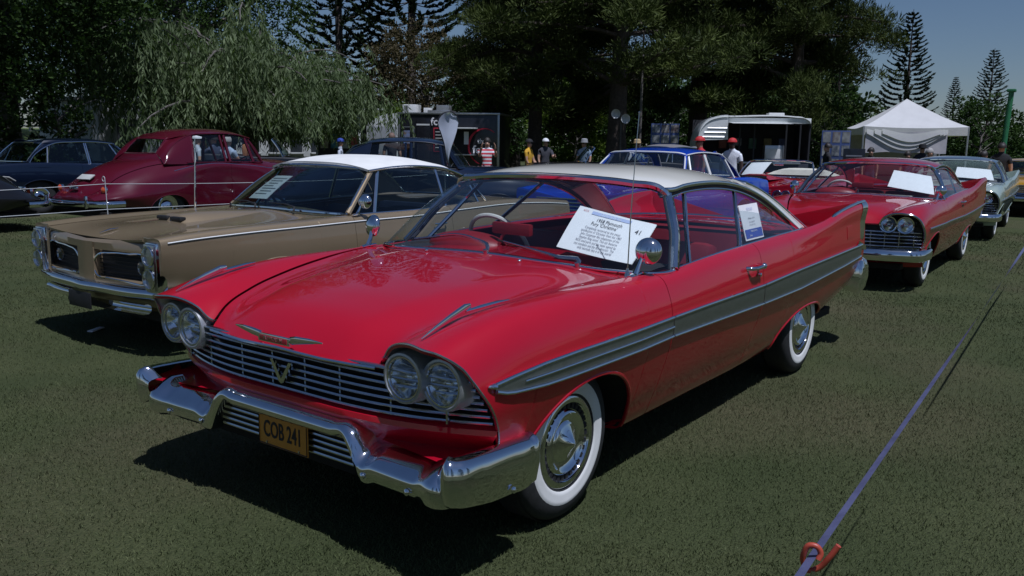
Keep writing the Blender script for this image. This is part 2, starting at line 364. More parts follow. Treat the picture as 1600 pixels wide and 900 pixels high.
# hood
def strip(loft, x0, x1, t0, t1, nx, nt_, front=None):
    u = np.linspace(0, 1, nx)[:, None]; T = np.linspace(t0, t1, nt_)[None, :]; 
    X1 = x1 if front is None else front(T)
    return loft.S(x0+(X1-x0)*u+0*T, T+0*u)
def mirror_rows(P):   # half grid (t -> centre) to full width
    return np.concatenate([P, (P[:, -2::-1])*[1, -1, 1]], 1)
def finned_shell(car, MP, MR, MG, MI, key='hero', wws=(.205, .262)):
    """panels, roof, glass, cabin and wheels shared by the finned cars"""
    global WS, roof, Ph
    def bead(pts, r, name, m=M_CHROME, flat=None, n=8): return G().tube(pts, r, n, flat=flat).obj(name, m, car)
    for sd in (1, -1):
        # front fender, trimmed forward along the headlamp brow
        xs = xsamples(-.7125, .40, H_ARCH); xs = xs[xs < .395]
        T = side_rows(xs, H_ARCH, HL, 10, 60); P1 = HL.S(xs[:, None]+0*T, T)
        wv = np.linspace(0, 1, 16)[:, None]; T2 = np.repeat(side_rows(np.array([.40]), H_ARCH, HL, 10, 60), 16, 0)
        P2 = HL.S(.40+(h_xf(T2)-.40)*wv, T2)
        f = panel(G(), np.vstack([P1, P2]), sd).obj('front_fender', MP, car)
        panel(G(), hero_side(-1.883, -.7175), sd).obj('door', MP, car)
        panel(G(), hero_side(-4.14, -1.888), sd).obj('rear_fender', MP, car)
        # brow edge bead
        tt = np.linspace(2.5, 10, 60); E = HL.S(h_xf(tt), tt)*[1, sd, 1]
        G().tube(E, .004, 6).obj('brow_trim', M_CHROME_D, car)
        # wheel lip beads
        for (xc, hl, zt, z0, pw), nm in zip(H_ARCH, ('wheel_lip', 'wheel_lip')):
            xx = xc+hl*np.cos(np.linspace(.06, pi-.06, 60)); zz = arch_z(xx, np.full(60, -1.), H_ARCH); t = HL.t_at_z(xx, zz, 0, 6)
            G().tube(HL.S(xx, t)*[1, sd, 1]+[0, -.004*sd, 0], .010, 8).obj('wheel_lip', MP, car)
            # inner wheel house
            xw = np.r_[xc+hl*.999, xx, xc-hl*.999]; zw = np.r_[HL.S(np.array([xc+hl*1.02]), 0.)[0, 2]+.02, zz+.008, HL.S(np.array([xc-hl*1.02]), 0.)[0, 2]+.02]; yw = HL.S(xw, HL.t_at_z(xw, zw, 0, 6))[:, 1]-.012
            P = np.array([[(x, sd*y_, z), (x, sd*.58, z)] for x, y_, z in zip(xw, yw, zw)])
            G().grid(P).obj('wheel_house', M_UNDER, car)
    hood_front = lambda T: .70+.065*np.clip((T-10)/2, 0, 1)**.7
    Ph = HL.S(np.linspace(0, 1, 46)[:, None]**1.0*(hood_front(np.linspace(10.055, 12, 26))[None, :]+.50)-.50, np.linspace(10.055, 12, 26)[None, :]+0*np.linspace(0, 1, 46)[:, None])
    LIPY = [0, .12, .25, .40, .50]; LIPX = [.765, .76, .75, .735, .72]; LIPZ = [.755, .750, .745, .745, .746]
    def to_lip(P):
        P = P.copy(); L0 = P[-1].copy(); y = np.abs(L0[:, 1]); tgt = np.stack([np.interp(y, LIPY, LIPX), L0[:, 1], np.interp(y, LIPY, LIPZ)], -1)
        for i in range(len(P)):
            u = np.clip((P[i, :, 0]-.56)/(L0[:, 0]-.56), 0, 1)[:, None]; P[i] += (tgt-L0)*(u*u*u)
        return P
    Ph = to_lip(Ph)
    panel(G(), mirror_rows(Ph), 1, .018, (0, 0, 1)).obj('bonnet', MP, car)
    panel(G(), mirror_rows(strip(HL, -.98, -.505, 10.0, 12, 12, 22)), 1, .01, (0, 0, 1)).obj('cowl', MP, car)
    Pd = mirror_rows(strip(HL, -4.13, -3.30, 10.02, 12, 20, 22)); panel(G(), Pd, 1, .014, (0, 0, 1)).obj('boot_lid', MP, car)
    panel(G(), mirror_rows(strip(HL, -3.295, -2.90, 10.0, 12, 10, 22)), 1, .01, (0, 0, 1)).obj('rear_deck', MP, car)
    # tail panel
    pt = HL.S(np.full(40, -4.14), np.linspace(0, 12, 40)); s_ = np.linspace(0, 1, 8)[:, None, None]
    tail = pt[None]*[1, 1, 1]+0*s_; tail = np.concatenate([tail[:, :, :1]-.03*np.sin(s_*pi/2), tail[:, :, 1:2]*(1-s_), tail[:, :, 2:]+(.75-tail[:, :, 2:])*s_*.6], 2)
    gt = G(); gt.grid(tail); gt.grid(tail*[1, -1, 1], flip=True); gt.obj('tail_panel', MP, car)
    # ---- greenhouse
    WB = np.array([(-.905, -.893, .966), (-.82, -.90, .966), (-.72, -.87, .968), (-.62, -.72, .976), (-.565, -.45, .990), (-.548, 0, 1.004), (-.565, .45, .990), (-.62, .72, .976), (-.72, .87, .968), (-.82, .90, .966), (-.905, .893, .966)])
    WH = np.array([(-1.195, -.70, 1.275), (-1.185, -.695, 1.298), (-1.165, -.67, 1.325), (-1.125, -.52, 1.350), (-1.095, -.3, 1.366), (-1.085, 0, 1.372), (-1.095, .3, 1.366), (-1.125, .52, 1.350), (-1.165, .67, 1.325), (-1.185, .695, 1.298), (-1.195, .70, 1.275)])
    def ws_grid(WB, WH, ns, nh, bulge=.03):
        B = curve(WB, ns); Hh = curve(WH, ns); h = np.linspace(0, 1, nh)[:, None, None]
        d = (Hh-B); n = np.cross(np.gradient(B, axis=0), d); n /= np.linalg.norm(n, axis=1)[:, None]
        return B[None]+(Hh-B)[None]*h+n[None]*bulge*np.sin(h*pi)*np.where(n[:, :1] > -2, 1, 1)
    WS = ws_grid(WB, WH, 61, 14); 
    if WS[7, 30, 2] < (WB[5]*6+WH[5]*7)[2]/13: WS = ws_grid(WB, WH, 61, 14, -.03)
    G().grid(WS).obj('windscreen', MG, car)
    bead(curve(WB, 70)+[.008, 0, -.004], .013, 'windscreen_moulding', flat=((0, 0, 1), .7))
    bead(curve(WH, 70)+[.004, 0, .006], .021, 'windscreen_moulding')
    for sd in (1, -1):
        A = curve(np.array([(-.905, .893, .962), (-.965, .862, 1.03), (-1.03, .83, 1.11), (-1.10, .775, 1.20), (-1.165, .725, 1.265), (-1.20, .70, 1.30)])*[1, sd, 1], 24)
        bead(A+[0, -.004*sd, 0], .024, 'windscreen_pillar', M_CHROME)
        bead(A+[-.035, -.004*sd, 0], .012, 'pillar_seal', M_BLACK); bead(A+[.02, -.015*sd, 0], .010, 'pillar_seal', M_BLACK)
    DR = np.array([(-1.15, .672, 1.335), (-1.21, .70, 1.335), (-1.35, .705, 1.350), (-1.52, .705, 1.358), (-1.87, .705, 1.352), (-2.10, .71, 1.328), (-2.26, .715, 1.298), (-2.48, .728, 1.238), (-2.67, .745, 1.165), (-2.87, .775, 1.07), (-3.00, .80, 1.0)])
    CT = np.array([(-1.06, 0, 1.392), (-1.2, 0, 1.415), (-1.5, 0, 1.437), (-1.87, 0, 1.437), (-2.2, 0, 1.418), (-2.56, 0, 1.365)])
    nR = 40
    Dl = curve(DR[:8], nR); Ct = curve(CT, nR); ss = np.linspace(0, 1, 25)
    roof = []
    for i in range(nR):
        s = ss[None].T
        x = Ct[i, 0]+(Dl[i, 0]-Ct[i, 0])*s**2.0; y = Dl[i, 1]*s; z = Dl[i, 2]+(Ct[i, 2]-Dl[i, 2])*(1-s**3.0)
        roof.append(np.hstack([x, y, z]))
    roof = np.array(roof)[:, ::-1]; roof = np.concatenate([roof, roof[:, -2::-1]*[1, -1, 1]], 1)
    panel(G(), roof, 1, .02, (0, 0, 1)).obj('roof', MR, car)
    BE = np.array([(-2.50, .60, 1.322), (-2.62, .63, 1.285), (-2.85, .68, 1.19), (-3.08, .73, 1.075), (-3.24, .77, .99)])
    for sd in (1, -1):
        a = curve(DR[6:], 24); b = curve(np.vstack([[(-2.36, .565, 1.352)], BE]), 24)
        u = np.linspace(0, 1, 9)[:, None, None]; P = a[None]*(1-u)+b[None]*u; P[..., 2] += .012*np.sin(u[..., 0]*pi)
        panel(G(), P, sd, .012, (0, .5, 1)).obj('roof_pillar', MR, car)
        dd = curve(DR, 60)*[1, sd, 1]
        bead(dd+[0, .006*sd, -.006], .013, 'drip_rail', M_CHROME, ((0, 1, 0), .7))
        bead(dd+[0, -.004*sd, -.024], .013, 'window_header', M_BLACK)
        bead(dd+[0, .002*sd, -.040], .007, 'window_header_trim', M_CHROME)
        # side glass
        BL = np.array([(-.96, .875, .962), (-1.3, .88, .985), (-1.9, .88, 1.005), (-2.4, .875, 1.016), (-2.86, .862, 1.02)])
        def belt(x): return np.stack([x, interp(BL[::-1, 0], BL[::-1, 1], x), interp(BL[::-1, 0], BL[::-1, 2], x)], -1)
        def drip(x): return np.stack([x, interp(DR[::-1, 0], DR[::-1, 1], x)-.012, interp(DR[::-1, 0], DR[::-1, 2], x)-.04], -1)
        def sglass(xb0, xb1, xt0, xt1, nm, m=MG, n=14):
            b = belt(np.linspace(xb0, xb1, n)); t = drip(np.linspace(xt0, xt1, n)); h = np.linspace(0, 1, 7)[:, None, None]
            P = b[None]*(1-h)+t[None]*h; P[..., 1] += .012*np.sin(h[..., 0]*pi); P = P*[1, sd, 1]
            G().grid(P).obj(nm, m, car); return P
        v = sglass(-.985, -1.085, -1.225, -1.375, 'vent_window')
        d = sglass(-1.115, -1.735, -1.395, -2.06, 'door_window'); q = sglass(-1.775, -2.80, -2.095, -2.80, 'quarter_window')
        bead(np.linspace(v[0, -1], v[-1, -1], 6)+[-.014, 0, 0], .013, 'vent_window_post'); bead(np.linspace(d[0, -1], d[-1, -1], 8)+[-.012, 0, 0], .011, 'door_window_edge')
        bead(np.linspace(q[0, 0], q[-1, 0], 8)+[.008, 0, 0], .009, 'quarter_window_edge')
        bead(belt(np.linspace(-.96, -2.86, 40))*[1, sd, 1]+[0, .006*sd, -.002], .009, 'belt_moulding')
    # rear window
    ub = np.linspace(-1, 1, 31); nb = 14; be = curve(BE, nb); cb = curve([(-2.57, 0, 1.358), (-2.85, 0, 1.275), (-3.15, 0, 1.15), (-3.36, 0, 1.02)], nb)
    bk = np.array([[(cb[i, 0]+(be[i, 0]-cb[i, 0])*abs(u)**2.2, be[i, 1]*u, cb[i, 2]+(be[i, 2]-cb[i, 2])*abs(u)**2.2) for u in ub] for i in range(nb)])
    G().grid(bk).obj('rear_window', MG, car)
    bead(np.vstack([bk[::-1, 0], bk[0, 1:], bk[1:, -1]])+[0, 0, .004], .012, 'rear_window_moulding'); bead(bk[-1]+[0, 0, .004], .012, 'rear_window_moulding')
    # ---- interior
    G().box(-3.2, -.6, -.82, .82, .30, .33).obj('floor_pan', M_DARKINT, car)
    fb = G()
    for sd in (1, -1): fb.grid(np.array([[(x, sd*.80, z) for x in (-.55, -3.3)] for z in (.30, .955)]))
    fb.grid(np.array([[(-.62, y, z) for y in (-.8, .8)] for z in (.3, .93)])); fb.obj('door_trim', MI, car)
    dp = []
    for (x, z) in ((-.60, .972), (-.80, .985), (-.95, .985), (-1.0, .965), (-1.0, .88), (-.93, .76)): dp.append([(x-.06*(abs(y)/.82)**2, y, z-.015*(abs(y)/.82)**2) for y in np.linspace(-.83, .83, 20)])
    G().grid(np.array(dp)).obj('dashboard', M_DARKINT, car)
    G().grid(np.array([[(-.90+.14*cos(a), -.40+.27*cos(b)*sin(a)*1.0, .975+.085*sin(b)*sin(a)) for b in np.linspace(0, pi, 20)] for a in np.linspace(0.05, pi-.05, 12)])).obj('instrument_pod', MI, car)
    def bench(x, zt, name, w=.72, d=.5):
        s = G().rbox((x+.12, 0, .52), (d, w*2, .2), .06).obj(name, MI, car)
        b = G()
        for y in (-w/2, w/2): b.rbox((0, 0, 0), (.15, w-.01, zt-.42), .06, M=Matrix.Translation((x-.17, y, (zt+.42)/2)) @ Matrix.Rotation(-.16, 4, 'Y'))
        b.obj('backrest', MI, s)
        G().rbox((0, 0, 0), (.03, w*1.5, .2), .02, M=Matrix.Translation((x-.09, 0, (zt+.42)/2)) @ Matrix.Rotation(-.16, 4, 'Y')).obj('seat_insert', M_DARKINT, s)
    bench(-1.6, 1.0, 'front_bench'); bench(-2.6, .99, 'rear_bench')
    G().grid(np.array([[(x, y, .985-.0*(x)) for y in np.linspace(-.78, .78, 4)] for x in (-2.74, -3.3)])).obj('parcel_shelf', MI, car)
    sw_c = np.array([-1.20, -.40, .965]); Ms = Matrix.Translation(sw_c) @ Matrix.Rotation(-1.0, 4, 'Y'); a = np.linspace(0, 2*pi, 40, endpoint=False)
    sw = G().tube([Ms @ Vector((.205*cos(t), .205*sin(t), 0)) for t in a], .013, 8, closed=True).obj('steering_wheel', mat('ivory_plastic', (.66, .64, .60), .35, coat=.4, var=.04), car)
    g = G()
    for t in (.4, pi-.4): g.tube([Ms @ Vector((.2*cos(t+pi/2), .2*sin(t+pi/2), 0)), Ms @ Vector((0, 0, -.03))], .009, 6)
    g.tube([Ms @ Vector((0, 0, .01)), Ms @ Vector((0, 0, -.30))], .03, 10); g.obj('steering_column', MI, sw)
    # dash mirror
    mm = G().rbox((-.885, -.075, 1.095), (.035, .27, .065), .012, -.06); mm.tube([(-.87, -.16, .985), (-.88, -.14, 1.05), (-.89, -.11, 1.09)], [.012, .009, .008], 8); mm.obj('interior_mirror', MI, car)
    # roof lining
    G().grid(roof[2:-2, 2:-2]-[0, 0, .035], flip=True).obj('roof_lining', mat('headliner', (.14, .05, .07), .9, var=.1), car)
    # underbody
    G().rbox((-1.7, 0, .33), (4.2, 1.2, .16), .05).obj('chassis', M_UNDER, car)
    G().box(-4.1, .62, -.74, .74, .24, .30).obj('underbody', M_UNDER, car)
    for x in (0, -2.997): G().tube([(x, -.8, .34), (x, .8, .34)], .04, 8).obj('axle', M_UNDER, car)
    for sd in (1, -1):
        wheel(car, 0, sd*.785, sd, key=key, ww=wws); wheel(car, -2.997, sd*.775, sd, key=key, ww=wws)
hero = empty('classic_coupe', (0, 0, 0))
tag(hero, 'glossy red two-door coupe with white roof, tail fins and yellow number plate in the foreground', 'car', 'classic cars on show')

finned_shell(hero, M_RED, M_WHITE_ROOF, M_GLASS, M_REDINT)
# bonnet lip moulding
lip = mirror_rows(Ph)[-1]
G().tube(lip+[.004, 0, -.006], .007, 6).obj('bonnet_lip_moulding', M_CHROME, hero)

# ---- headlamps, grille, valance
HLX, HLZ = .722, .728
def lamp(parent, x, y, z, r, ring=.012, lensm=None):
    """sealed beam facing +x : returns bezel-less lens with reflector child"""
    l = G().lathe([(r, -.006), (r*.97, .006), (r*.75, .017), (r*.4, .024), (.001, .026)], (x, y, z), (1, 0, 0), 28).obj('headlamp', lensm or M_LENS, parent)
    rf = G().lathe([(max(.001, r*1.0*q), -.075+.071*q*q) for q in np.linspace(1, 0, 14)], (x, y, z), (1, 0, 0), 36)
    rf.sphere((x-.03, y, z), (.014, .018, .011)); rf.obj('reflector', M_REFLECTOR, l)
    return l
for sd in (1, -1):
    bz = G()
    for y in (.646, .812):
        c = np.array([HLX - (.02 if y > .7 else 0), y*sd, HLZ]); a = np.linspace(0, 2*pi, 40, endpoint=False)
        P = []
        for ro, xo in ((.098, -.12), (.097, -.01), (.092, .012), (.084, .014), (.077, .004), (.074, -.004)):
            P.append(np.stack([np.full(40, c[0]+xo), c[1]+ro*np.cos(a), c[2]+ro*np.sin(a)], -1))
        bz.grid(np.array(P), closed=True)
    bezel = bz.obj('headlamp_bezel', M_SILVER, hero)
    for y in (.646, .812):
        lamp(hero, HLX-(.02 if y > .7 else 0), y*sd, HLZ, .073)
        tr = np.linspace(0, 2*pi, 40, endpoint=False); G().tube(np.stack([np.full(40, HLX-(.02 if y > .7 else 0)+.006), y*sd+.076*np.cos(tr), HLZ+.076*np.sin(tr)], -1), .0045, 6, closed=True).obj('headlamp_ring', M_CHROME, hero)
    # recess behind the lamps, ruled from the brow edge
    tt = np.linspace(3.0, 10, 50); E = HL.S(h_xf(tt), tt)
    C = np.array([.60, .73, .72]); rows = [E+[-.002, 0, -.002]]
    for k, dx in ((.12, .03), (.3, .07), (.55, .10), (.9, .12)): rows.append(E*(1-k)+C*k-np.array([dx, 0, 0])*(1-k*.2))
    G().grid(np.array(rows)*[1, sd, 1]).obj('headlamp_recess', M_SILVER, hero)
zs = np.linspace(.574, .748, 7)
def bar_path(z, n=40, inset=0.):
    xe = float(np.interp(z, [.55, .64, .73, .76], [.555, .605, .675, .68]))-.012-inset; ye = .925-inset*.3
    y = np.linspace(-ye, ye, n); u = np.abs(y)/ye
    x = .722-inset-(.722-inset-xe)*np.clip((u-.25)/.75, 0, 1)**2.2
    return np.stack([x, y, np.full(n, z)], -1)
for z in zs:
    p = bar_path(z); g = G()
    sec = np.array([(0, -.0065), (.010, -.005), (.013, .0), (.010, .005), (0, .0065), (-.012, .006), (-.012, -.006)])
    P = []
    for q in p:
        P.append([q+[s[0], 0, s[1]] for s in sec])
    g.grid(np.array(P), closed=True); g.obj('grille_bar', M_CHROME_D, hero)
for y in (-.78, -.55, -.3, -.1, .1, .3, .55, .78):
    x = float(np.interp(abs(y), bar_path(.66)[20:, 1], bar_path(.66)[20:, 0]))
    G().box(x-.016, x-.006, y-.004, y+.004, .565, .755).obj('grille_post', M_CHROME_D, hero)
Pb = np.array([[q+[-.035, 0, 0] for q in bar_path(z, 40, .02)] for z in (.54, .60, .66, .72, .78)]); G().grid(Pb).obj('grille_backing', M_BLACK, hero)
# red valance (gravel pan)
yy = np.linspace(-.94, .94, 44); rows = []
for dx, z in ((-.012, .562), (.012, .55), (.016, .53), (.0, .50), (-.03, .47), (-.035, .42), (-.06, .34), (-.12, .30)):
    xb = bar_path(max(z, .56))[:, 0]; yb = bar_path(max(z, .56))[:, 1]
    rows.append(np.stack([np.interp(yy*.985, yb, xb)+dx, yy*(1 if z > .5 else .97), np.full(44, z)], -1))
G().grid(np.array(rows)).obj('front_valance', M_RED, hero)
for z in (.345, .370, .395, .420, .445):
    G().tube([(.735, y, z) for y in np.linspace(-.42, .42, 12)], .0065, 6, flat=((1, 0, 0), .8)).obj('lower_grille_bar', M_CHROME_D, hero)
G().box(.705, .712, -.44, .44, .325, .465).obj('lower_grille_backing', M_BLACK, hero)

# ---- bumpers
def bumper_sections(secs, n=60):
    """secs: key sections along the bar: (s, (x,y), heading, [(out,z)...]) -> smooth loft"""
    S = [a[0] for a in secs]; c = np.array([a[1] for a in secs], float); h = np.array([a[2] for a in secs], float)
    pr = np.array([a[3] for a in secs], float); k = pr.shape[1]
    s = np.linspace(S[0], S[-1], n); C = interp(S, c, s); Hh = interp(S, h, s); R = interp(S, pr.reshape(len(secs), -1), s).reshape(n, k, 2)
    P = np.zeros((n, k, 3)); P[..., 0] = C[:, None, 0]+R[..., 0]*np.cos(Hh)[:, None]; P[..., 1] = C[:, None, 1]+R[..., 0]*np.sin(Hh)[:, None]; P[..., 2] = R[..., 1]
    return P
ctr = [(-.085, .452), (-.012, .447), (.0, .452), (.012, .470), (.008, .488), (-.012, .503), (-.045, .512), (-.10, .512)]
mid = [(-.085, .40), (-.010, .385), (.004, .392), (.016, .425), (.012, .452), (-.014, .476), (-.05, .488), (-.115, .485)]
wng = [(-.07, .318), (-.008, .318), (.008, .335), (.018, .380), (.008, .396), (-.03, .422), (-.08, .440), (-.125, .44)]
wge = [(-.07, .320), (-.008, .318), (.008, .335), (.014, .385), (.004, .402), (-.03, .425), (-.075, .442), (-.115, .44)]
K = 8
for sd in (1, -1):
    secs = [(0, (.772, 0), 0, ctr), (.30, (.772, .30), 0, ctr), (.385, (.772, .385), .0, ctr), (.425, (.774, .425), .0, mid), (.462, (.776, .462), .0, wng), (.55, (.780, .55), .0, wng), (.75, (.787, .75), -.02, wng), (.89, (.792, .89), .0, wge), (.915, (.79, .915), .1, [(o*.6-.02, .33+(z-.318)*.6) for o, z in wge])]
    P = bumper_sections(secs, 90)
    gg = G(); gg.grid(P*[1, sd, 1], flip=sd < 0); gg.obj('front_bumper_bar', M_CHROME, hero, 55)
    # end wing wrapping round the corner
    def es(b, t): return [(-.05, b+.012), (-.014, b), (.0, b+.012), (.013, (b+t)/2), (.011, t-.02), (-.004, t), (-.03, t+.012), (-.06, t+.004)]
    secs = [(0, (.80, .875), .30, [(o*.9, .42+(z-.42)*.5) for o, z in es(.352, .505)]), (.05, (.826, .925), .50, es(.350, .506)), (.10, (.79, .960), 1.2, es(.342, .504)), (.2, (.68, .978), 1.45, es(.322, .500)), (.35, (.52, .984), 1.52, es(.308, .492)), (.46, (.41, .985), 1.56, es(.306, .486)), (.505, (.365, .976), 1.7, es(.325, .484)), (.52, (.352, .958), 2.0, [(o-.01, .40+(z-.40)*.7) for o, z in es(.325, .484)])]
    P = bumper_sections(secs, 70); gg = G(); gg.grid(P*[1, sd, 1], flip=sd < 0); gg.obj('front_bumper_wing', M_CHROME, hero, 55)
    for (x, y, z, h) in ((.795, .50, .348, 0), (.803, .73, .348, 0), (.53, .992, .335, 1.5)):
        G().lathe([(.013, 0), (.012, .005), (.006, .009), (.0005, .010)], (x, y*sd, z), (cos(h), sin(h)*sd, 0), 14).obj('bumper_bolt', M_CHROME, hero)
for sd in (1, -1):
    ap = np.array([[(.60, .46, .462), (.69, .50, .458)], [(.60, .62, .460), (.70, .64, .452)], [(.56, .78, .458), (.715, .80, .448)], [(.48, .86, .458), (.765, .90, .452)], [(.42, .88, .458), (.66, .945, .462)], [(.40, .88, .458), (.44, .952, .462)]])
    G().grid(ap*[1, sd, 1]).obj('splash_apron', M_RED, hero)
# rear bumper wrap-around ends and bar
rb = [(-.04, .44), (.0, .43), (.02, .47), (.035, .55), (.03, .63), (.01, .68), (-.03, .70), (-.06, .69)]
for sd in (1, -1):
    secs = [(0, (-4.40, 0), pi, [(o, .47+(z-.43)*.55) for o, z in rb]), (.5, (-4.40, .5), pi, [(o, .47+(z-.43)*.55) for o, z in rb]), (.72, (-4.40, .70), pi-.05, rb), (.86, (-4.385, .84), pi-.35, rb), (.95, (-4.31, .925), pi-1.1, rb), (1.05, (-4.19, .945), pi-1.5, rb), (1.15, (-4.06, .95), pi-1.57, rb), (1.19, (-4.02, .945), pi-1.57, [(o-.012, .55+(z-.55)*.85) for o, z in rb]), (1.21, (-4.005, .94), pi-1.57, [(o-.075, .55+(z-.55)*.6) for o, z in rb])]
    P = bumper_sections(secs, 60); gg = G(); gg.grid(P*[1, sd, 1], flip=sd > 0); gg.obj('rear_bumper', M_CHROME, hero, 55)

# ---- side spear
zlo = ([-4.02, -3.55, -2.54, -1.9, -1.07, -.7, -.4, .11, .32, .53, .60, .625], [.735, .712, .672, .668, .677, .681, .674, .675, .677, .690, .705, .728])
zup = ([-4.02, -3.52, -2.5, -1.88, -1.06, -.7, -.4, .11, .33, .50, .60, .625], [.825, .818, .797, .777, .774, .770, .765, .763, .757, .745, .735, .732])
def spear(x0, x1, sd, fa=0., fb=1., off=.007, n=None):
    n = n or int((x1-x0)/.05)+3; x = np.linspace(x0, x1, n); a = np.interp(x, *zlo); b = np.interp(x, *zup)
    tl = HL.t_at_z(x, a+(b-a)*fa, 1, 7); tu = HL.t_at_z(x, a+(b-a)*fb, 1, 7); T = tl[:, None]+(tu-tl)[:, None]*np.linspace(0, 1, 6)
    return HL.S(x[:, None]+0*T, T)+[0, off, 0]
for sd in (1, -1):
    for x0, x1 in ((-.711, .605), (-1.881, -.719), (-4.02, -1.890)):
        panel(G(), spear(x0, x1, sd), sd, .008).obj('side_spear_insert', M_ANOD, hero)
        for fr in (0., 1.):
            G().tube(spear(x0, x1, sd, fr, fr, .009)[:, 0]*[1, sd, 1], .0075, 8).obj('side_spear_strip', M_CHROME, hero)
    G().tube(spear(-.711, .45, sd, .5, .5, .009)[:, 0]*[1, sd, 1], .006, 8).obj('side_spear_strip', M_CHROME, hero)
    nose = np.array([[.605, .728], [.618, .731], [.632, .732], [.64, .732]])
    G().tube([np.array([x, float(HL.S(x, HL.t_at_z(np.array([x]), z))[0, 1] if False else HL.S(np.array([x]), HL.t_at_z(np.array([x]), np.array([z])))[0, 1])+.006, z])*[1, sd, 1] for x, z in nose], [.012, .011, .007, .002], 8).obj('side_spear_tip', M_CHROME, hero)
    # fin top trim and end cap
    xx = np.linspace(-3.3, -4.13, 20); G().tube((HL.S(xx, np.full(20, 7.55))+[0, 0, .002])*[1, sd, 1], np.r_[.004, np.full(18, .013), .013], 8).obj('fin_top_trim', M_CHROME, hero)
    tz = np.linspace(5.0, 7.6, 14); q = HL.S(np.full(14, -4.14), tz)
    q[:, 0] += (q[:, 2]-1.15)*(-.28)   # slanted trailing edge
    rows = np.array([q+[.12, .006, 0], q+[.03, .010, 0], q+[-.01, .010, 0], q+[-.025, -.02, 0], q+[-.01, -.06, 0]])
    G().grid(rows*[1, sd, 1], flip=sd > 0).obj('fin_end_cap', M_CHROME, hero)
    G().grid(np.array([[(-3.93, .972, .86), (-4.2, .955, .80)], [(-3.86, .975, .82), (-4.2, .958, .765)]])*[1, sd, 1]).obj('tail_flare', M_CHROME, hero)
    # fuel door outline
    if sd > 0:
        tq = HL.t_at_z(np.array([-3.63]*2), np.array([.90, 1.02])); 
        P = HL.S(np.linspace(-3.76, -3.60, 6)[:, None]+0*np.linspace(tq[0], tq[1], 6), np.linspace(tq[0], tq[1], 6)[None]+0*np.linspace(0, 1, 6)[:, None])+[0, .003, 0]
        panel(G(), P, 1, .004).obj('fuel_door', M_RED, hero)
    # door handle
    hy = .978
    g = G().tube([(-1.66, hy-.015, .892), (-1.67, hy+.02, .893), (-1.70, hy+.034, .894), (-1.76, hy+.036, .895), (-1.80, hy+.026, .896), (-1.815, hy-.015, .897)], [.012, .012, .011, .012, .016, .012], 10)
    g.sphere((-1.808, hy+.03, .896), .018); g.xform(Matrix.Diagonal((1, sd, 1, 1))); g.obj('door_handle', M_CHROME, hero)
    G().lathe([(.012, 0), (.012, .012), (.006, .016), (.0005, .016)], (-1.80, sd*(.985), .845), (0, sd, 0), 12).obj('door_lock', M_CHROME, hero)
    # fender ornament: blade and trailing strip
    g = G().tube([(.735, .738, .884), (.66, .738, .910), (.58, .738, .936), (.50, .738, .960), (.470, .738, .964)], [.003, .010, .014, .016, .010], 8, flat=((0, 1, 0), .6))
    g.tube([(.50, .742, .948), (.42, .752, .955), (.34, .765, .962), (.28, .775, .964)], [.006, .010, .009, .004], 8, flat=((0, 0, 1), .8)); g.xform(Matrix.Diagonal((1, sd, 1, 1)))
    g.obj('fender_ornament', M_CHROME, hero)
# ---- bonnet badge, V emblem, plate
for sd in (1, -1):
    G().tube([(.772, sd*.09, .788), (.780, sd*.13, .797), (.775, sd*.2, .803), (.765, sd*.265, .803)], [.016, .016, .011, .003], 8, flat=((1, 0, 0), .6)).obj('badge_wing', M_CHROME, hero)
bg_ = G().rbox((.779, 0, .783), (.014, .19, .034), .005).obj('bonnet_badge', M_CHROME, hero)
G().rbox((.786, 0, .783), (.004, .165, .022), .001).obj('badge_field', mat('badge_red', (.35, .01, .03), .3, coat=1), bg_)
text_mesh('badge_lettering', 'PLYMOUTH', .022, frame_from((.7885, 0, .783), (0, 1, 0), (0, 0, 1)), M_CHROME, bg_)
vg = G()
for sd in (1, -1): vg.prism([(.742, sd*.0, .597), (.742, sd*.014, .604), (.742, sd*.066, .69), (.742, sd*.048, .69), (.742, sd*.0, .617)][::sd], (.012, 0, 0))
vg.obj('v_emblem', M_CHROME, hero)
M_PLATE = mat('yellow_plate_enamel', (.62, .26, .03), .45, var=.06, scale=25, coat=.3)
M_PLT = mat('plate_black_lettering', (.012, .012, .02), .5, var=.1)
pl = G().rbox((.752, 0, .395), (.006, .305, .15), .003); pl.obj('number_plate', M_PLATE, hero)
plate = hero.children[-1]
plate = [o for o in hero.children if o.name.startswith('number_plate')][0]
text_mesh('plate_lettering', 'COB 241', .088, frame_from((.7565, 0, .388), (0, 1, 0), (0, 0, 1)) @ Matrix.Diagonal((.70, 1.12, 1, 1)), M_PLT, plate, bold=.0012)
G().tube([(.7565, y, z) for y, z in ((-.148, .325), (.148, .325), (.148, .465), (-.148, .465))], .0022, 5, closed=True).obj('plate_rim', M_PLT, plate)
for y in (-.10, .10): G().lathe([(.006, 0), (.005, .003), (.0005, .004)], (.7555, y, .333), (1, 0, 0), 8).obj('plate_bolt', M_CHROME, plate)

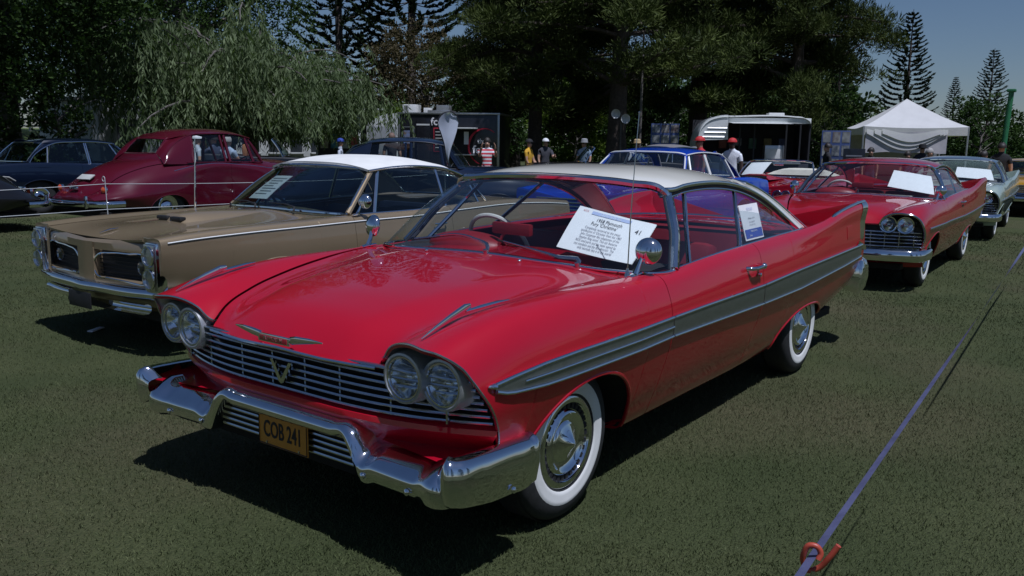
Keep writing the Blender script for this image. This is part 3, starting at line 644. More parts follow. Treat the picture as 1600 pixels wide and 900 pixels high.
# ---- mirrors, aerial, wipers
def door_mirror(parent, x, y, z, sd, m=M_CHROME):
    g = G().tube([(x+.06, y, z), (x+.02, y, z+.006), (x-.05, y, z+.008)], [.012, .017, .010], 8, flat=((0, 0, 1), .6))
    g.tube([(x+.01, y, z), (x-.015, y+.004*sd, z+.045), (x-.03, y+.012*sd, z+.085)], [.016, .011, .008], 8)
    o = g.obj('door_mirror', m, parent)
    ax = Vector((.93, .25*sd, .12)).normalized()
    c = (x-.055, y+.03*sd, z+.112)
    G().lathe([(.061, -.016), (.064, -.008), (.063, .0), (.055, .014), (.036, .026), (.018, .031), (.0005, .033)], c, ax, 32).obj('mirror_head', m, o)
    G().lathe([(.061, -.016), (.0005, -.015)], c, ax, 32).obj('mirror_glass', M_CHROME, o)
door_mirror(hero, -.60, .845, .962, 1); door_mirror(hero, -.555, -.845, .965, -1)
ae = G().tube([(-.575, .815, .955), (-.585, .815, 1.2), (-.60, .818, 1.45), (-.618, .822, 1.70)], [.0035, .003, .0024, .0018], 6); ae.lathe([(.016, 0), (.013, .02), (.007, .035), (.006, .05)], (-.575, .815, .95), (0, 0, 1), 12); ae.sphere((-.618, .822, 1.70), .005, 6, 5); ae.obj('aerial', M_CHROME_D, hero)
def wspt(s, h, off=.012):   # point on the windscreen, s in -1..1, h 0..1
    i = (s+1)/2*60; j = h*13; i0 = int(min(i, 59)); j0 = int(min(j, 12)); fi, fj = i-i0, j-j0
    p = (WS[j0, i0]*(1-fi)+WS[j0, i0+1]*fi)*(1-fj)+(WS[j0+1, i0]*(1-fi)+WS[j0+1, i0+1]*fi)*fj
    return p+np.array([off*.75, 0, off*.65])
def wiper(parent, base, path):
    """arm from its spindle across the glass, blade along the outer part; path = (s, h) on the windscreen"""
    pts = curve([wspt(a, h, .020) for a, h in path], 24); g = G()
    g.tube(curve([np.array(base), np.array(base)+[-.012, 0, .018], *pts[5:15:3]], 14), [.011]*3+list(np.linspace(.009, .006, 11)), 6); g.lathe([(.015, -.01), (.014, .018), (.0005, .022)], base, (.3, 0, 1), 10)
    o = g.obj('wiper', M_CHROME_D, parent)
    G().tube(pts[6:]-[.004, 0, .004], .0055, 6).obj('wiper_blade', M_BLACK, o); G().tube(pts[8:22], .0045, 6).obj('blade_holder', M_CHROME_D, o)
wiper(hero, (-.560, .555, .985), [(.505, .01), (.32, .056), (.18, .09), (.047, .119)]); wiper(hero, (-.535, .02, 1.004), [(.027, .06), (-.225, .14), (-.38, .10), (-.542, .058)])
for y in (.30, -.30): G().sphere((-.44, y, .998), (.010, .010, .009), 8, 6).obj('washer_jet', M_CHROME, hero)
# ---- display cards
CARD = [(.397, .642), (.838, .508), (.727, .081), (.357, .162)]   # corners on the windscreen: top left, top right, bottom right, bottom left
def card_pt(u, v, off):
    q = np.array(CARD); p = (q[3]*(1-u)+q[2]*u)*(1-v)+(q[0]*(1-u)+q[1]*u)*v
    return wspt(p[0], p[1], off)
def write_on(parent, fn, lines, mt, asp):
    """lettering lines (text, u centre, v, size as fraction of card height, squeeze) wrapped on a surface fn(u, v)"""
    for k, (txt, u, v, sz, sq, *m) in enumerate(lines):
        o = text_mesh('lettering', txt, sz, Matrix.Diagonal((sq/asp, 1, 1, 1)), m[0] if m else mt, parent, ext=0)
        me = o.data; co = np.zeros(len(me.vertices)*3); me.vertices.foreach_get('co', co); co = co.reshape(-1, 3)
        co = np.array([fn(min(.99, max(.01, u+a)), min(.99, max(.01, v+b))) for a, b, _ in co]) if len(co) else co
        me.vertices.foreach_set('co', co.ravel()); me.update()
M_BLUEPR = mat('pale_blue_print', (.42, .48, .70), .7, var=.05); M_REDPR = mat('red_print', (.5, .08, .08), .7, var=.05); M_GREYINK = mat('grey_pen_ink', (.22, .22, .26), .8, var=.1)
wc = G().grid(np.array([[card_pt(u, v, -.016) for u in np.linspace(0, 1, 14)] for v in np.linspace(0, 1, 10)])); wc.grid(np.array([[card_pt(u, v, -.020) for u in np.linspace(0, 1, 14)] for v in np.linspace(0, 1, 10)]), flip=True)
wcard = tag(wc.obj('display_card', M_PAPER), 'large white handwritten card inside the windscreen of the white-roofed red coupe', 'card', 'display cards in cars')
G().grid(np.array([[card_pt(u, v, -.0135) for u in np.linspace(.22, .74, 8)] for v in (.865, .945)])).obj('print_band', M_BLUEPR, wcard)
write_on(wcard, lambda u, v: card_pt(u, v, -.0125), [('Chrysler by the Sea', .48, .905, .075, .8, M_PAPER), ('ACCA', .13, .915, .06, .9, M_REDPR), ('1958 Plymouth', .50, .755, .115, .85), ("Fury 'Christine'", .46, .655, .115, .85), ('41', .87, .70, .15, .9),
  ('Completely restored to the exact', .47, .545, .075, .8, M_GREYINK), ("specification of 'Christine' from the 1983", .47, .47, .075, .75, M_GREYINK), ('John Carpenter film adaptation of the', .48, .395, .075, .78, M_GREYINK), ('Stephen King novel. This car features', .48, .32, .075, .78, M_GREYINK), ('NOS used parts and has been signed by', .47, .245, .075, .78, M_GREYINK), ('cast members and the film director. The', .47, .17, .075, .76, M_GREYINK), ('only example like it in the world', .50, .10, .075, .8, M_GREYINK)], M_INK, 1.75)
QC = np.array([(-1.985, .765, 1.212), (-2.30, .758, 1.216), (-2.262, .832, 1.012), (-1.958, .838, 1.010)])
def qpt(u, v, off): p = (QC[3]*(1-u)+QC[2]*u)*(1-v)+(QC[0]*(1-u)+QC[1]*u)*v; return p+np.array([0, off, off*.3])
qc = G().grid(np.array([[qpt(u, v, 0) for u in (0, .5, 1)] for v in (0, .5, 1)])); qc.grid(np.array([[qpt(u, v, -.003) for u in (0, .5, 1)] for v in (0, .5, 1)]), flip=True)
qcard = tag(qc.obj('display_card', M_PAPER), 'small printed sheet with blue footer in the rear side window of the white-roofed red coupe', 'card', 'display cards in cars')
M_BLUEFT = mat('blue_print', (.06, .09, .38), .6, var=.05)
G().grid(np.array([[qpt(u, v, .002) for u in np.linspace(.04, .96, 5)] for v in (.05, .30)])).obj('print_band', M_BLUEFT, qcard)
write_on(qcard, lambda u, v: qpt(u, v, .0035), [('The Best Club in the', .5, .24, .075, .8, M_PAPER), ('World', .3, .12, .075, .9, M_PAPER), ('1958 Plymouth Fury Christine', .5, .60, .06, .72), ('FOR SALE', .5, .86, .12, .9, M_BLUEPR), ('Original Australian delivered', .5, .50, .055, .72, M_GREYINK), ('Matching numbers, one family', .5, .42, .055, .72, M_GREYINK)], M_INK, 1.45)
# ================================================================= the other cars
def PR(zr, yl, yb, zb, ysh, zsh, ysm, zsm, zc):
    return [(yl-.12, zr), (yl, zr+.02), ((yl+yb)/2+.012, (zr+zb)/2), (yb, zb), ((yb+ysh)/2+.010, (zb+zsh)/2), (ysh, zsh), (ysh-.06 if ysh-.06 > ysm else (ysh+ysm)/2, zsh+.012 if zsm < zsh+.05 else (zsh*.6+zsm*.4)), (ysm, zsm), (0, zc)]
def full(half): h = np.asarray(half, float); return np.vstack([h[:0:-1]*[1, -1, 1], h])
def surf_side(loft, arches, x0, x1, tmax, nv=34):
    xs = xsamples(x0, x1, arches); T = side_rows(xs, arches, loft, tmax, nv); return loft.S(xs[:, None]+0*T, T)
def end_cap(loft, x, dx, zc, k=.6, n=7):
    pt = loft.S(np.full(36, x), np.linspace(0, loft.N-1, 36)); s = np.linspace(0, 1, n)[:, None]
    P = np.stack([np.array([x+dx*np.sin(s*pi/2)+0*pt[None, :, 0]])[0], pt[None, :, 1]*(1-s), pt[None, :, 2]+(zc-pt[None, :, 2])*s*k], -1)
    g = G(); g.grid(P); g.grid(P*[1, -1, 1], flip=True); return g
def shell(car, loft, arches, xf, xr, cuts, xcowl, xdeck, MP, ts=7, xcab=None):
    """fenders, doors, bonnet, boot lid from a loft"""
    N = loft.N-1; ed = [xf]+list(cuts)+[xr]
    for sd in (1, -1):
        for i in range(len(ed)-1):
            nm = 'front_fender' if i == 0 else ('rear_fender' if i == len(ed)-2 else 'door')
            panel(G(), surf_side(loft, arches, ed[i+1]+.002, ed[i]-.002, ts), sd).obj(nm, MP, car)
        for xc, hl, zt, z0, pw in arches:
            xx = xc+hl*np.cos(np.linspace(.05, pi-.05, 40)); zz = arch_z(xx, np.full(40, -1.), arches); t = loft.t_at_z(xx, zz, 0, 5)
            G().tube(loft.S(xx, t)*[1, sd, 1]+[0, -.004*sd, 0], .009, 6).obj('wheel_lip', MP, car)
            yo = float(loft.S(np.array([xc]), np.array([2.]))[0, 1])-.03
            P = np.array([[(x, sd*yy, z) for yy in (yo, yo-.34)] for x, z in zip(xx, zz+.01)]); G().grid(P).obj('wheel_house', M_UNDER, car)
    panel(G(), mirror_rows(strip(loft, xcowl+.003, xf, ts+.03, N, 26, 18)), 1, .015, (0, 0, 1)).obj('bonnet', MP, car)
    panel(G(), mirror_rows(strip(loft, xcowl-.30, xcowl-.003, ts, N, 8, 16)), 1, .01, (0, 0, 1)).obj('cowl', MP, car)
    panel(G(), mirror_rows(strip(loft, xr, xdeck, ts+.03, N, 22, 18)), 1, .012, (0, 0, 1)).obj('boot_lid', MP, car)
    G().box(xr+.1, xf-.12, -.70, .70, .24, .32).obj('underbody', M_UNDER, car)
def greenhouse(car, WBh, WHh, DR, CT, BE, BK, BL, wins, MR, MG, MP, MT=M_CHROME, roof_pow=3., nroof=None, rearfill=None, post=.014, lining=None):
    WB, WH, DR, CT, BE, BK, BL = full(WBh), full(WHh), np.array(DR, float), np.array(CT, float), np.array(BE, float), np.array(BK, float), np.array(BL, float)
    W = ws_grid(WB, WH, 41, 9, .02); G().grid(W).obj('windscreen', MG, car)
    G().tube(np.vstack([W[::-1, 0], W[0, 1:], W[1:, -1]]), .012, 6).obj('windscreen_moulding', MT, car); G().tube(W[-1]+[0, 0, .004], .014, 6).obj('windscreen_moulding', MT, car)
    k = nroof or len(DR)-3; n = 26; Dl = curve(DR[:k], n); Ct = curve(CT, n); s = np.linspace(0, 1, 17)[:, None]
    R = np.array([np.hstack([Ct[i, 0]+(Dl[i, 0]-Ct[i, 0])*s**2, Dl[i, 1]*s, Dl[i, 2]+(Ct[i, 2]-Dl[i, 2])*(1-s**roof_pow)]) for i in range(n)])[:, ::-1]; R = np.concatenate([R, R[:, -2::-1]*[1, -1, 1]], 1)
    panel(G(), R, 1, .02, (0, 0, 1)).obj('roof', MR, car)
    G().grid(R[1:-1, 1:-1]-[0, 0, .03], flip=True).obj('roof_lining', lining or M_DARKINT, car)
    for sd in (1, -1):
        a = curve(DR[k-2:], 16); b = curve(np.vstack([R[-3, 4] if False else BE[0]+(BE[0]-BE[1])*.3, *BE]), 16); u = np.linspace(0, 1, 7)[:, None, None]; P = a[None]*(1-u)+b[None]*u; P[..., 2] += .015*np.sin(u[..., 0]*pi)
        panel(G(), P, sd, .012, (0, .5, 1)).obj('roof_pillar', MR, car)
        G().tube(curve(DR, 40)*[1, sd, 1]+[0, 0, -.01], .011, 6).obj('drip_rail', MT, car)
        A = np.linspace(WB[-1], WH[-1], 8)*[1, sd, 1]; G().tube(A+[-.015, 0, 0], .026, 8).obj('windscreen_pillar', MP, car)
        o = np.argsort(BL[:, 0]); od = np.argsort(DR[:, 0])
        for j, (b0, b1, t0, t1) in enumerate(wins):
            xb = np.linspace(b0, b1, 10); xt = np.linspace(t0, t1, 10)
            lo = np.stack([xb, np.interp(xb, BL[o, 0], BL[o, 1]), np.interp(xb, BL[o, 0], BL[o, 2])], -1); hi = np.stack([xt, np.interp(xt, DR[od, 0], DR[od, 1])-.012, np.interp(xt, DR[od, 0], DR[od, 2])-.03], -1)
            h = np.linspace(0, 1, 5)[:, None, None]; P = (lo[None]*(1-h)+hi[None]*h)*[1, sd, 1]
            G().grid(P).obj('side_window', MG, car)
            G().tube(P[:, -1]+[-.01, 0, 0], post, 6).obj('window_post', MT, car)
            if j: G().tube(P[:, 0]+[.01, 0, 0], post*.8, 6).obj('window_post', MT, car)
        xb = np.linspace(BL[o[0], 0], BL[o[-1], 0], 20); G().tube(np.stack([xb, np.interp(xb, BL[o, 0], BL[o, 1])+.006, np.interp(xb, BL[o, 0], BL[o, 2])], -1)*[1, sd, 1], .009, 6).obj('belt_moulding', MT, car)
    nb = 9; be = curve(BE, nb); cb = curve(BK, nb); U = np.linspace(-1, 1, 21)
    B = np.array([[(cb[i, 0]+(be[i, 0]-cb[i, 0])*abs(u)**2.2, be[i, 1]*u, cb[i, 2]+(be[i, 2]-cb[i, 2])*abs(u)**2.2) for u in U] for i in range(nb)])
    G().grid(B).obj('rear_window', MG, car); G().tube(np.vstack([B[::-1, 0], B[0, 1:], B[1:, -1], B[-1, -2:0:-1]]), .012, 6, closed=True).obj('rear_window_moulding', MT, car)
    # filler between roof and rear window, and between rear window and boot
    top = np.stack([np.interp(U, np.linspace(-1, 1, 33), R[-1][::-1, i]) for i in range(3)], -1)
    G().grid(np.array([top, (top+B[0])/2+[-.005, 0, .01], B[0]])).obj('rear_roof_panel', MR, car)
    if rearfill is not None:
        rf = np.array([(rearfill[0]+.12*abs(u)**2, rearfill[1]*u, rearfill[2]-rearfill[3]*abs(u)**2) for u in U]); G().grid(np.array([B[-1], (B[-1]+rf)/2+[-.02, 0, 0], rf])).obj('rear_shoulder', MP, car)
    return W
def cabin(car, xd, xs, xr, zb, MI, w=.68, wheel_y=-.38, dash=True):
    G().box(xr, xd+.2, -w-.06, w+.06, .28, .31).obj('floor_pan', M_DARKINT, car)
    if dash: G().grid(np.array([[(x-.05*(y/w)**2, y, z) for y in np.linspace(-w-.05, w+.05, 10)] for x, z in ((xd+.25, zb), (xd+.02, zb), (xd-.02, zb-.05), (xd+.05, zb-.2))])).obj('dashboard', MI, car)
    fb = G()
    for sd in (1, -1): fb.grid(np.array([[(x, sd*(w+.06), z) for x in (xd+.2, xr)] for z in (.3, zb-.03)]))
    fb.obj('door_trim', MI, car)
    for x in xs:
        st = G().rbox((x+.12, 0, .50), (.5, w*1.9, .2), .06).obj('bench_seat', MI, car)
        G().rbox((0, 0, 0), (.14, w*1.9, zb-.36), .06, M=Matrix.Translation((x-.17, 0, (zb+.38)/2)) @ Matrix.Rotation(-.16, 4, 'Y')).obj('backrest', MI, st)
    c = np.array([xd-.2, wheel_y, zb-.02]); Ms = Matrix.Translation(c) @ Matrix.Rotation(-1.0, 4, 'Y'); a = np.linspace(0, 2*pi, 28, endpoint=False)
    sw = G().tube([Ms @ Vector((.19*cos(t), .19*sin(t), 0)) for t in a], .012, 6, closed=True).obj('steering_wheel', M_BLACK, car)
    g = G(); g.tube([Ms @ Vector((-.18, 0, 0)), Ms @ Vector((.18, 0, 0))], .012, 6); g.tube([Ms @ Vector((0, 0, .01)), Ms @ Vector((0, 0, -.3))], .025, 8); g.obj('steering_column', M_BLACK, sw)
def four_wheels(car, xs, yf, R=.335, key='std', ww=None, cap='dish'):
    for x in xs:
        for sd in (1, -1): wheel(car, x, sd*yf, sd, R=R, wdt=.18, ww=ww, cap=cap, key=key)
def ribbon_bumper(car, pts, z0, z1, name='front_bumper', dep=.05, m=M_CHROME):
    """chrome blade along plan points (x, y) with a rolled section"""
    p = curve([(x, y, 0) for x, y in pts], 50); T = np.gradient(p, axis=0); T /= np.linalg.norm(T, axis=1)[:, None]; n = np.stack([T[:, 1], -T[:, 0], 0*T[:, 0]], -1)
    mid = p.mean(0); 
    if (n*(p-np.array([mid[0]-np.sign(pts[len(pts)//2][0]-pts[0][0]+1e-6)*1.0, 0, 0]))).sum() < 0: n = -n
    zm = (z0+z1)/2; sec = [(-dep, z0), (-.01, z0), (.008, z0+.012), (.016, zm), (.010, z1-.014), (-.012, z1), (-dep, z1)]
    P = np.array([[p[i]+n[i]*o+[0, 0, z] for o, z in sec] for i in range(50)])
    return G().grid(P).obj(name, m, car, 60)
def lettered_card(car, W, ij, label, off=-.014, lines=9):
    """card leaning inside a windscreen grid W; ij = four corner indices (row, col) as fractions, top left first"""
    nh, ns = W.shape[:2]
    def S(s, h):
        i = s*(ns-1); j = h*(nh-1); i0 = int(min(i, ns-2)); j0 = int(min(j, nh-2)); a, b = i-i0, j-j0
        return (W[j0, i0]*(1-a)+W[j0, i0+1]*a)*(1-b)+(W[j0+1, i0]*(1-a)+W[j0+1, i0+1]*a)*b
    q = np.array(ij, float)
    def f(u, v, o): p = (q[3]*(1-u)+q[2]*u)*(1-v)+(q[0]*(1-u)+q[1]*u)*v; return S(p[0], p[1])+np.array([o*.8, 0, o*.6])
    us = np.linspace(0, 1, 8); g = G().grid(np.array([[f(u, v, off) for u in us] for v in us])); g.grid(np.array([[f(u, v, off-.004) for u in us] for v in us]), flip=True)
    c = g.obj('display_card', M_PAPER); c.parent = None
    t = G()
    for k in range(lines):
        v = .86-.78*k/lines; u0 = .10+.06*((k*7) % 3); u1 = .92-.09*((k*5) % 4)
        t.grid(np.array([[f(u, vv, off+.003) for u in np.linspace(u0, u1, 6)] for vv in (v-.016, v+.016)]))
    t.obj('print_lines', M_GREYINK, c)
    for o in [c]: o.matrix_world = car_matrix(car)
    tag(c, label, 'card', 'display cards in cars'); return c
def car_matrix(car): return Matrix.Translation(car.location) @ Matrix.Rotation(car.rotation_euler[2], 4, 'Z') @ Matrix.Diagonal((*car.scale, 1))

# ---------------------------------------------------------------- bronze-gold convertible
M_GOLD = paint('bronze_gold_metallic', (.27, .205, .125), .4, .45)
M_SOFT = mat('white_vinyl_top', (.74, .73, .69), .6, var=.05, scale=6, bump=.15, bscale=14)
M_DKBLUE_INT = mat('dark_blue_vinyl', (.02, .025, .05), .5, var=.2)
gold = empty('convertible_car', (-1.38, -3.62, 0), -.008); tag(gold, 'bronze gold convertible with its white soft top up, parked beside the red coupe', 'car', 'classic cars on show')
SQ = Loft([(1.02, PR(.50, .84, .915, .72, .905, .855, .72, .850, .815)), (.8, PR(.45, .86, .925, .70, .905, .875, .70, .868, .86)), (.3, PR(.27, .88, .94, .70, .905, .895, .70, .888, .905)), (-.3, PR(.25, .89, .95, .70, .905, .905, .72, .905, .935)), (-.8, PR(.25, .89, .95, .70, .90, .915, .78, .925, .955)),
  (-1.6, PR(.25, .89, .945, .70, .885, .92, .80, .925, .95)), (-2.3, PR(.26, .89, .955, .72, .90, .95, .80, .95, .96)), (-3.0, PR(.30, .89, .955, .74, .90, .965, .78, .955, .965)), (-3.7, PR(.36, .86, .93, .74, .88, .94, .76, .935, .945)), (-4.2, PR(.42, .82, .89, .72, .85, .90, .72, .895, .90))])
SQ_ARCH = [(0, .42, .655, .27, 2.2), (-2.92, .44, .655, .28, 2.2)]
shell(gold, SQ, SQ_ARCH, .985, -4.2, (-.80, -2.05), -.60, -3.0, M_GOLD)
end_cap(SQ, -4.2, -.04, .68).obj('tail_panel', M_GOLD, gold)
GW = greenhouse(gold, [(-.60, 0, .962), (-.62, .4, .955), (-.70, .68, .945), (-.80, .82, .935)], [(-1.14, 0, 1.325), (-1.16, .4, 1.318), (-1.21, .60, 1.300), (-1.235, .65, 1.285)],
  [(-1.20, .675, 1.305), (-1.5, .69, 1.335), (-1.9, .70, 1.338), (-2.25, .715, 1.30), (-2.50, .75, 1.20), (-2.62, .79, 1.07), (-2.72, .82, .965)], [(-1.14, 0, 1.365), (-1.5, 0, 1.42), (-2.0, 0, 1.415), (-2.44, 0, 1.35)], [(-2.48, .50, 1.27), (-2.7, .54, 1.16), (-2.95, .58, .99)], [(-2.52, 0, 1.295), (-2.8, 0, 1.16), (-3.06, 0, .985)],
  [(-.86, .835, .932), (-1.6, .83, .932), (-2.68, .845, .958)], [(-.90, -1.10, -1.255, -1.30), (-1.13, -2.05, -1.33, -2.05), (-2.08, -2.55, -2.08, -2.50)], M_SOFT, M_GLASS_T, M_GOLD)
cabin(gold, -.85, (-1.7, -2.45), -3.0, .90, M_DKBLUE_INT)
four_wheels(gold, (0, -2.92), .80, .33, 'sport', None, 'dish')
for sd in (1, -1):
    xs_ = np.linspace(-4.15, .93, 60); G().tube((SQ.S(xs_, np.full(60, 4.62))+[0, .004, 0])*[1, sd, 1], .0055, 6).obj('pin_stripe_highlight', mat('white_stripe', (.8, .8, .78), .4), gold)  # white pinstripe, with the highlight of the body crease painted in
    fp = SQ.S(np.full(24, .983), np.linspace(.6, 6.6, 24)); G().grid(np.array([fp, fp*[1, 0, 1]+[-.004, .70, 0]])*[1, sd, 1]).obj('fender_front', M_GOLD, gold)
    # stacked lamps in a chrome frame
    fr = G().rbox((.965, sd*.818, .665), (.09, .158, .365), .035); fr.obj('lamp_frame', M_CHROME, gold)
    G().rbox((1.005, sd*.818, .665), (.03, .130, .335), .03).obj('lamp_frame_inset', M_CHROME_D, gold)
    for z in (.745, .585):
        lamp(gold, 1.030, sd*.818, z, .064); a = np.linspace(0, 2*pi, 30, endpoint=False); G().tube(np.stack([np.full(30, 1.028), sd*.818+.067*np.cos(a), z+.067*np.sin(a)], -1), .007, 6, closed=True).obj('headlamp_ring', M_CHROME, gold)
    # grille opening
    c_ = np.array([(.10, .60), (.13, .555), (.25, .540), (.45, .532), (.66, .525), (.735, .535), (.745, .62), (.74, .70), (.70, .728), (.50, .735), (.30, .728), (.16, .705), (.11, .66)])
    nx = lambda y: .955+.085*(1-min(1, abs(y)/.74))
    ring = curve(np.array([(nx(y)+.012, sd*y, z) for y, z in np.vstack([c_, c_[:1]])]), 60)[:-1]
    G().tube(ring, .007, 6, closed=True).obj('grille_rim', M_CHROME, gold)
    G().grid(np.array([[(nx(y)-.05, sd*y, z) for y in np.linspace(.10, .75, 8)] for z in (.52, .64, .75)])).obj('grille_backing', M_BLACK, gold)
    for z in np.linspace(.555, .725, 7): G().tube([(nx(y)-.03, sd*y, z) for y in np.linspace(.12, .73, 8)], .004, 5).obj('grille_bar', M_BLACK, gold)
    lm = G().lathe([(.048, 0), (.045, .014), (.02, .02), (.0005, .021)], (nx(.60)-.03, sd*.60, .635), (1, 0, 0), 20).obj('parking_lamp', M_LENS, gold); G().lathe([(.054, 0), (.05, .012), (.046, .002)], (nx(.60)-.03, sd*.60, .635), (1, 0, 0), 20).obj('lamp_ring', M_CHROME, lm)
nose = G(); yy = np.linspace(-.76, .76, 31); nxv = np.array([nx(y) for y in yy])
zt = .812-.0*yy
nose.grid(np.array([np.stack([nxv-.01, yy, np.full(31, .815)+.02*(np.abs(yy)/.76)], -1), np.stack([nxv+.012, yy, np.full(31, .795)+.01*np.abs(yy)], -1), np.stack([nxv+.012, yy, np.full(31, .745)], -1), np.stack([nxv-.03, yy, np.full(31, .738)], -1)]))
yc = np.linspace(-.115, .115, 7); nose.grid(np.array([[(nx(y)+.02, y, z) for y in yc] for z in (.80, .70, .60, .52)])); 
for s1 in (1, -1): nose.grid(np.array([[(x, s1*.115, z) for x in (nx(.115)+.02, nx(.115)-.05)] for z in (.76, .52)]))
nose.grid(np.array([np.stack([nxv-.03, yy, np.full(31, .545)], -1), np.stack([nxv+.014, yy, np.full(31, .53)], -1), np.stack([nxv+.014, yy, np.full(31, .47)], -1)])); nose.obj('nose_panel', M_GOLD, gold)
ribbon_bumper(gold, [(.80, -.955), (.93, -.93), (1.02, -.70), (1.085, -.15), (1.10, 0), (1.085, .15), (1.02, .70), (.93, .93), (.80, .955)], .43, .505)
G().grid(np.array([np.stack([nxv-.02, yy*1.1, np.full(31, .45)], -1), np.stack([nxv-.04, yy*1.1, np.full(31, .36)], -1), np.stack([nxv-.14, yy*1.05, np.full(31, .29)], -1)])).obj('front_valance', M_GOLD, gold)
G().rbox((1.10, -.02, .36), (.012, .32, .12), .004).obj('number_plate', M_BLACK, gold)
ribbon_bumper(gold, [(1.03, .30), (1.02, .5), (.99, .75)], .33, .40, 'bumper_guard'); ribbon_bumper(gold, [(.99, -.75), (1.02, -.5), (1.03, -.30)], .33, .40, 'bumper_guard')
# bonnet scoop and nose arrow
sc = G(); U = np.linspace(-1, 1, 15)
def hz(x, y): return float(np.interp(abs(y), SQ.S(np.full(12, x), np.linspace(7, 8, 12))[::-1, 1], SQ.S(np.full(12, x), np.linspace(7, 8, 12))[::-1, 2]))
sc.grid(np.array([[(x, u*wd, hz(x, u*wd)-.004+ht*(1-abs(u)**3)) for u in U] for x, wd, ht in ((.36, .20, .0), (.345, .20, .020), (.31, .205, .058), (.15, .21, .060), (-.1, .20, .045), (-.35, .17, .022), (-.56, .14, .0))])); sc.obj('bonnet_scoop', M_GOLD, gold)
for s1 in (1, -1): G().rbox((.335, s1*.095, hz(.33, .09)+.022), (.055, .15, .030), .008).obj('scoop_mouth', M_BLACK, gold)
G().tube([(.93, 0, hz(.93, 0)+.012), (.85, 0, hz(.85, 0)+.016), (.78, 0, hz(.78, 0)+.01)], [.003, .012, .004], 8, flat=((0, 0, 1), .5)).obj('nose_emblem', M_CHROME, gold)
G().tube([(-.40, -.80, .90), (-.415, -.80, 1.22), (-.43, -.80, 1.56)], [.010, .008, .004], 8).obj('aerial', M_CHROME, gold)
door_mirror(gold, -.86, .895, .935, 1)
for y0, y1 in ((.42, -.02), (-.12, -.56)):
    g = G().tube([(-.56, y0, .955), (-.585, y0-.02, .985), (-.64, (y0+y1)/2, 1.0), (-.65, y1, .998)], [.010, .008, .007, .005], 6); g.obj('wiper', M_BLACK, gold)
lettered_card(gold, GW, [(.24, .72), (.42, .72), (.42, .18), (.24, .18)], 'white card behind the windscreen of the bronze gold convertible', lines=7)
for sd in (1, -1): G().tube([(-1.78, sd*.955, .80), (-1.80, sd*.975, .80), (-1.92, sd*.975, .80), (-1.94, sd*.955, .80)], .010, 6).obj('door_handle', M_CHROME, gold)

# ---------------------------------------------------------------- second red finned coupe and the pale green one
M_RED2 = paint('red_enamel_deep', (.32, .004, .014)); M_SAGE = paint('pale_sage_enamel', (.36, .43, .37)); M_SAGEROOF = paint('sky_reflection_enamel', (.10,.13,.17))  # sage roof is pale; its dark blue sky reflection is painted into the colour
def finned_front(car, MP, rows=5, zb=.50, mesh=True):
    zz = np.linspace(.50, .66, rows)
    for z in zz:
        p = bar_path(max(z, .56)); p[:, 2] = z; G().tube(p, .007, 6).obj('grille_bar', M_CHROME_D, car)
    for y in np.linspace(-.85, .85, 13):
        x = float(np.interp(abs(y), bar_path(.6)[20:, 1], bar_path(.6)[20:, 0])); G().tube([(x-.006, y, .50), (x-.006, y, .67)], .005, 5).obj('grille_post', M_CHROME_D, car)
    G().grid(np.array([[q+[-.03, 0, 0] for q in bar_path(max(z, .56), 30, .02)*[1, 1, 0]+[0, 0, z]] for z in (.44, .56, .68, .79)])).obj('grille_backing', M_BLACK, car)
    for sd in (1, -1):
        bz = G()
        for y in (.60, .775):
            a = np.linspace(0, 2*pi, 30, endpoint=False); bz.grid(np.array([np.stack([np.full(30, .715+xo), y*sd+ro*np.cos(a), .745+ro*np.sin(a)], -1) for ro, xo in ((.10, -.1), (.098, -.005), (.090, .014), (.078, .01), (.074, -.004))]), closed=True)
        bz.obj('headlamp_bezel', M_CHROME, car)
        for y in (.60, .775): lamp(car, .72, y*sd, .745, .074)
        tt = np.linspace(3.0, 10, 40); E = HL.S(h_xf(tt), tt); C = np.array([.60, .70, .72]); G().tube(E*[1, sd, 1], .012, 6).obj('brow_trim', M_CHROME_D, car)
        G().grid(np.array([E, E*.85+C*.15-[.05, 0, 0], E*.5+C*.5-[.1, 0, 0], E*.1+C*.9-[.1, 0, 0]])*[1, sd, 1]).obj('headlamp_recess', M_BLACK, car)
        G().tube((spear(-4.0, .45, sd, .5, .5, .008)[:, 0]+[0, 0, -.02])*[1, sd, 1], .016, 8, flat=((0, 1, 0), .5)).obj('side_strip', M_CHROME_D, car)
    ribbon_bumper(car, [(.30, -.985), (.45, -.985), (.66, -.94), (.79, -.70), (.83, 0), (.79, .70), (.66, .94), (.45, .985), (.30, .985)], .345, .475)
    ribbon_bumper(car, [(.66, -.92), (.77, -.68), (.81, 0), (.77, .68), (.66, .92)], .475, .505, 'bumper_lip')
    yy = np.linspace(-.92, .92, 20); G().grid(np.array([[(.70-.25*(abs(y)/.92)**3, y, .45) for y in yy], [(.60-.25*(abs(y)/.92)**3, y, .26) for y in yy]])).obj('front_valance', MP, car)
red2 = empty('classic_coupe', (-7.77, -.15, 0), .0187); tag(red2, 'second red finned coupe with red roof, parked directly behind the white-roofed one', 'car', 'classic cars on show')
finned_shell(red2, M_RED2, M_RED2, M_GLASS, M_REDINT); finned_front(red2, M_RED2)
door_mirror(red2, -.60, .845, .962, 1); door_mirror(red2, -.60, -.845, .962, -1)
for sd in (1, -1): G().tube([(-1.66, sd*.963, .892), (-1.67, sd*.998, .893), (-1.80, sd*1.0, .896), (-1.815, sd*.963, .897)], .011, 6).obj('door_handle', M_CHROME, red2)
lettered_card(red2, WS, [(.66, .78), (.90, .66), (.88, .12), (.63, .25)], 'blank-looking white card in the windscreen of the second red coupe', lines=0)
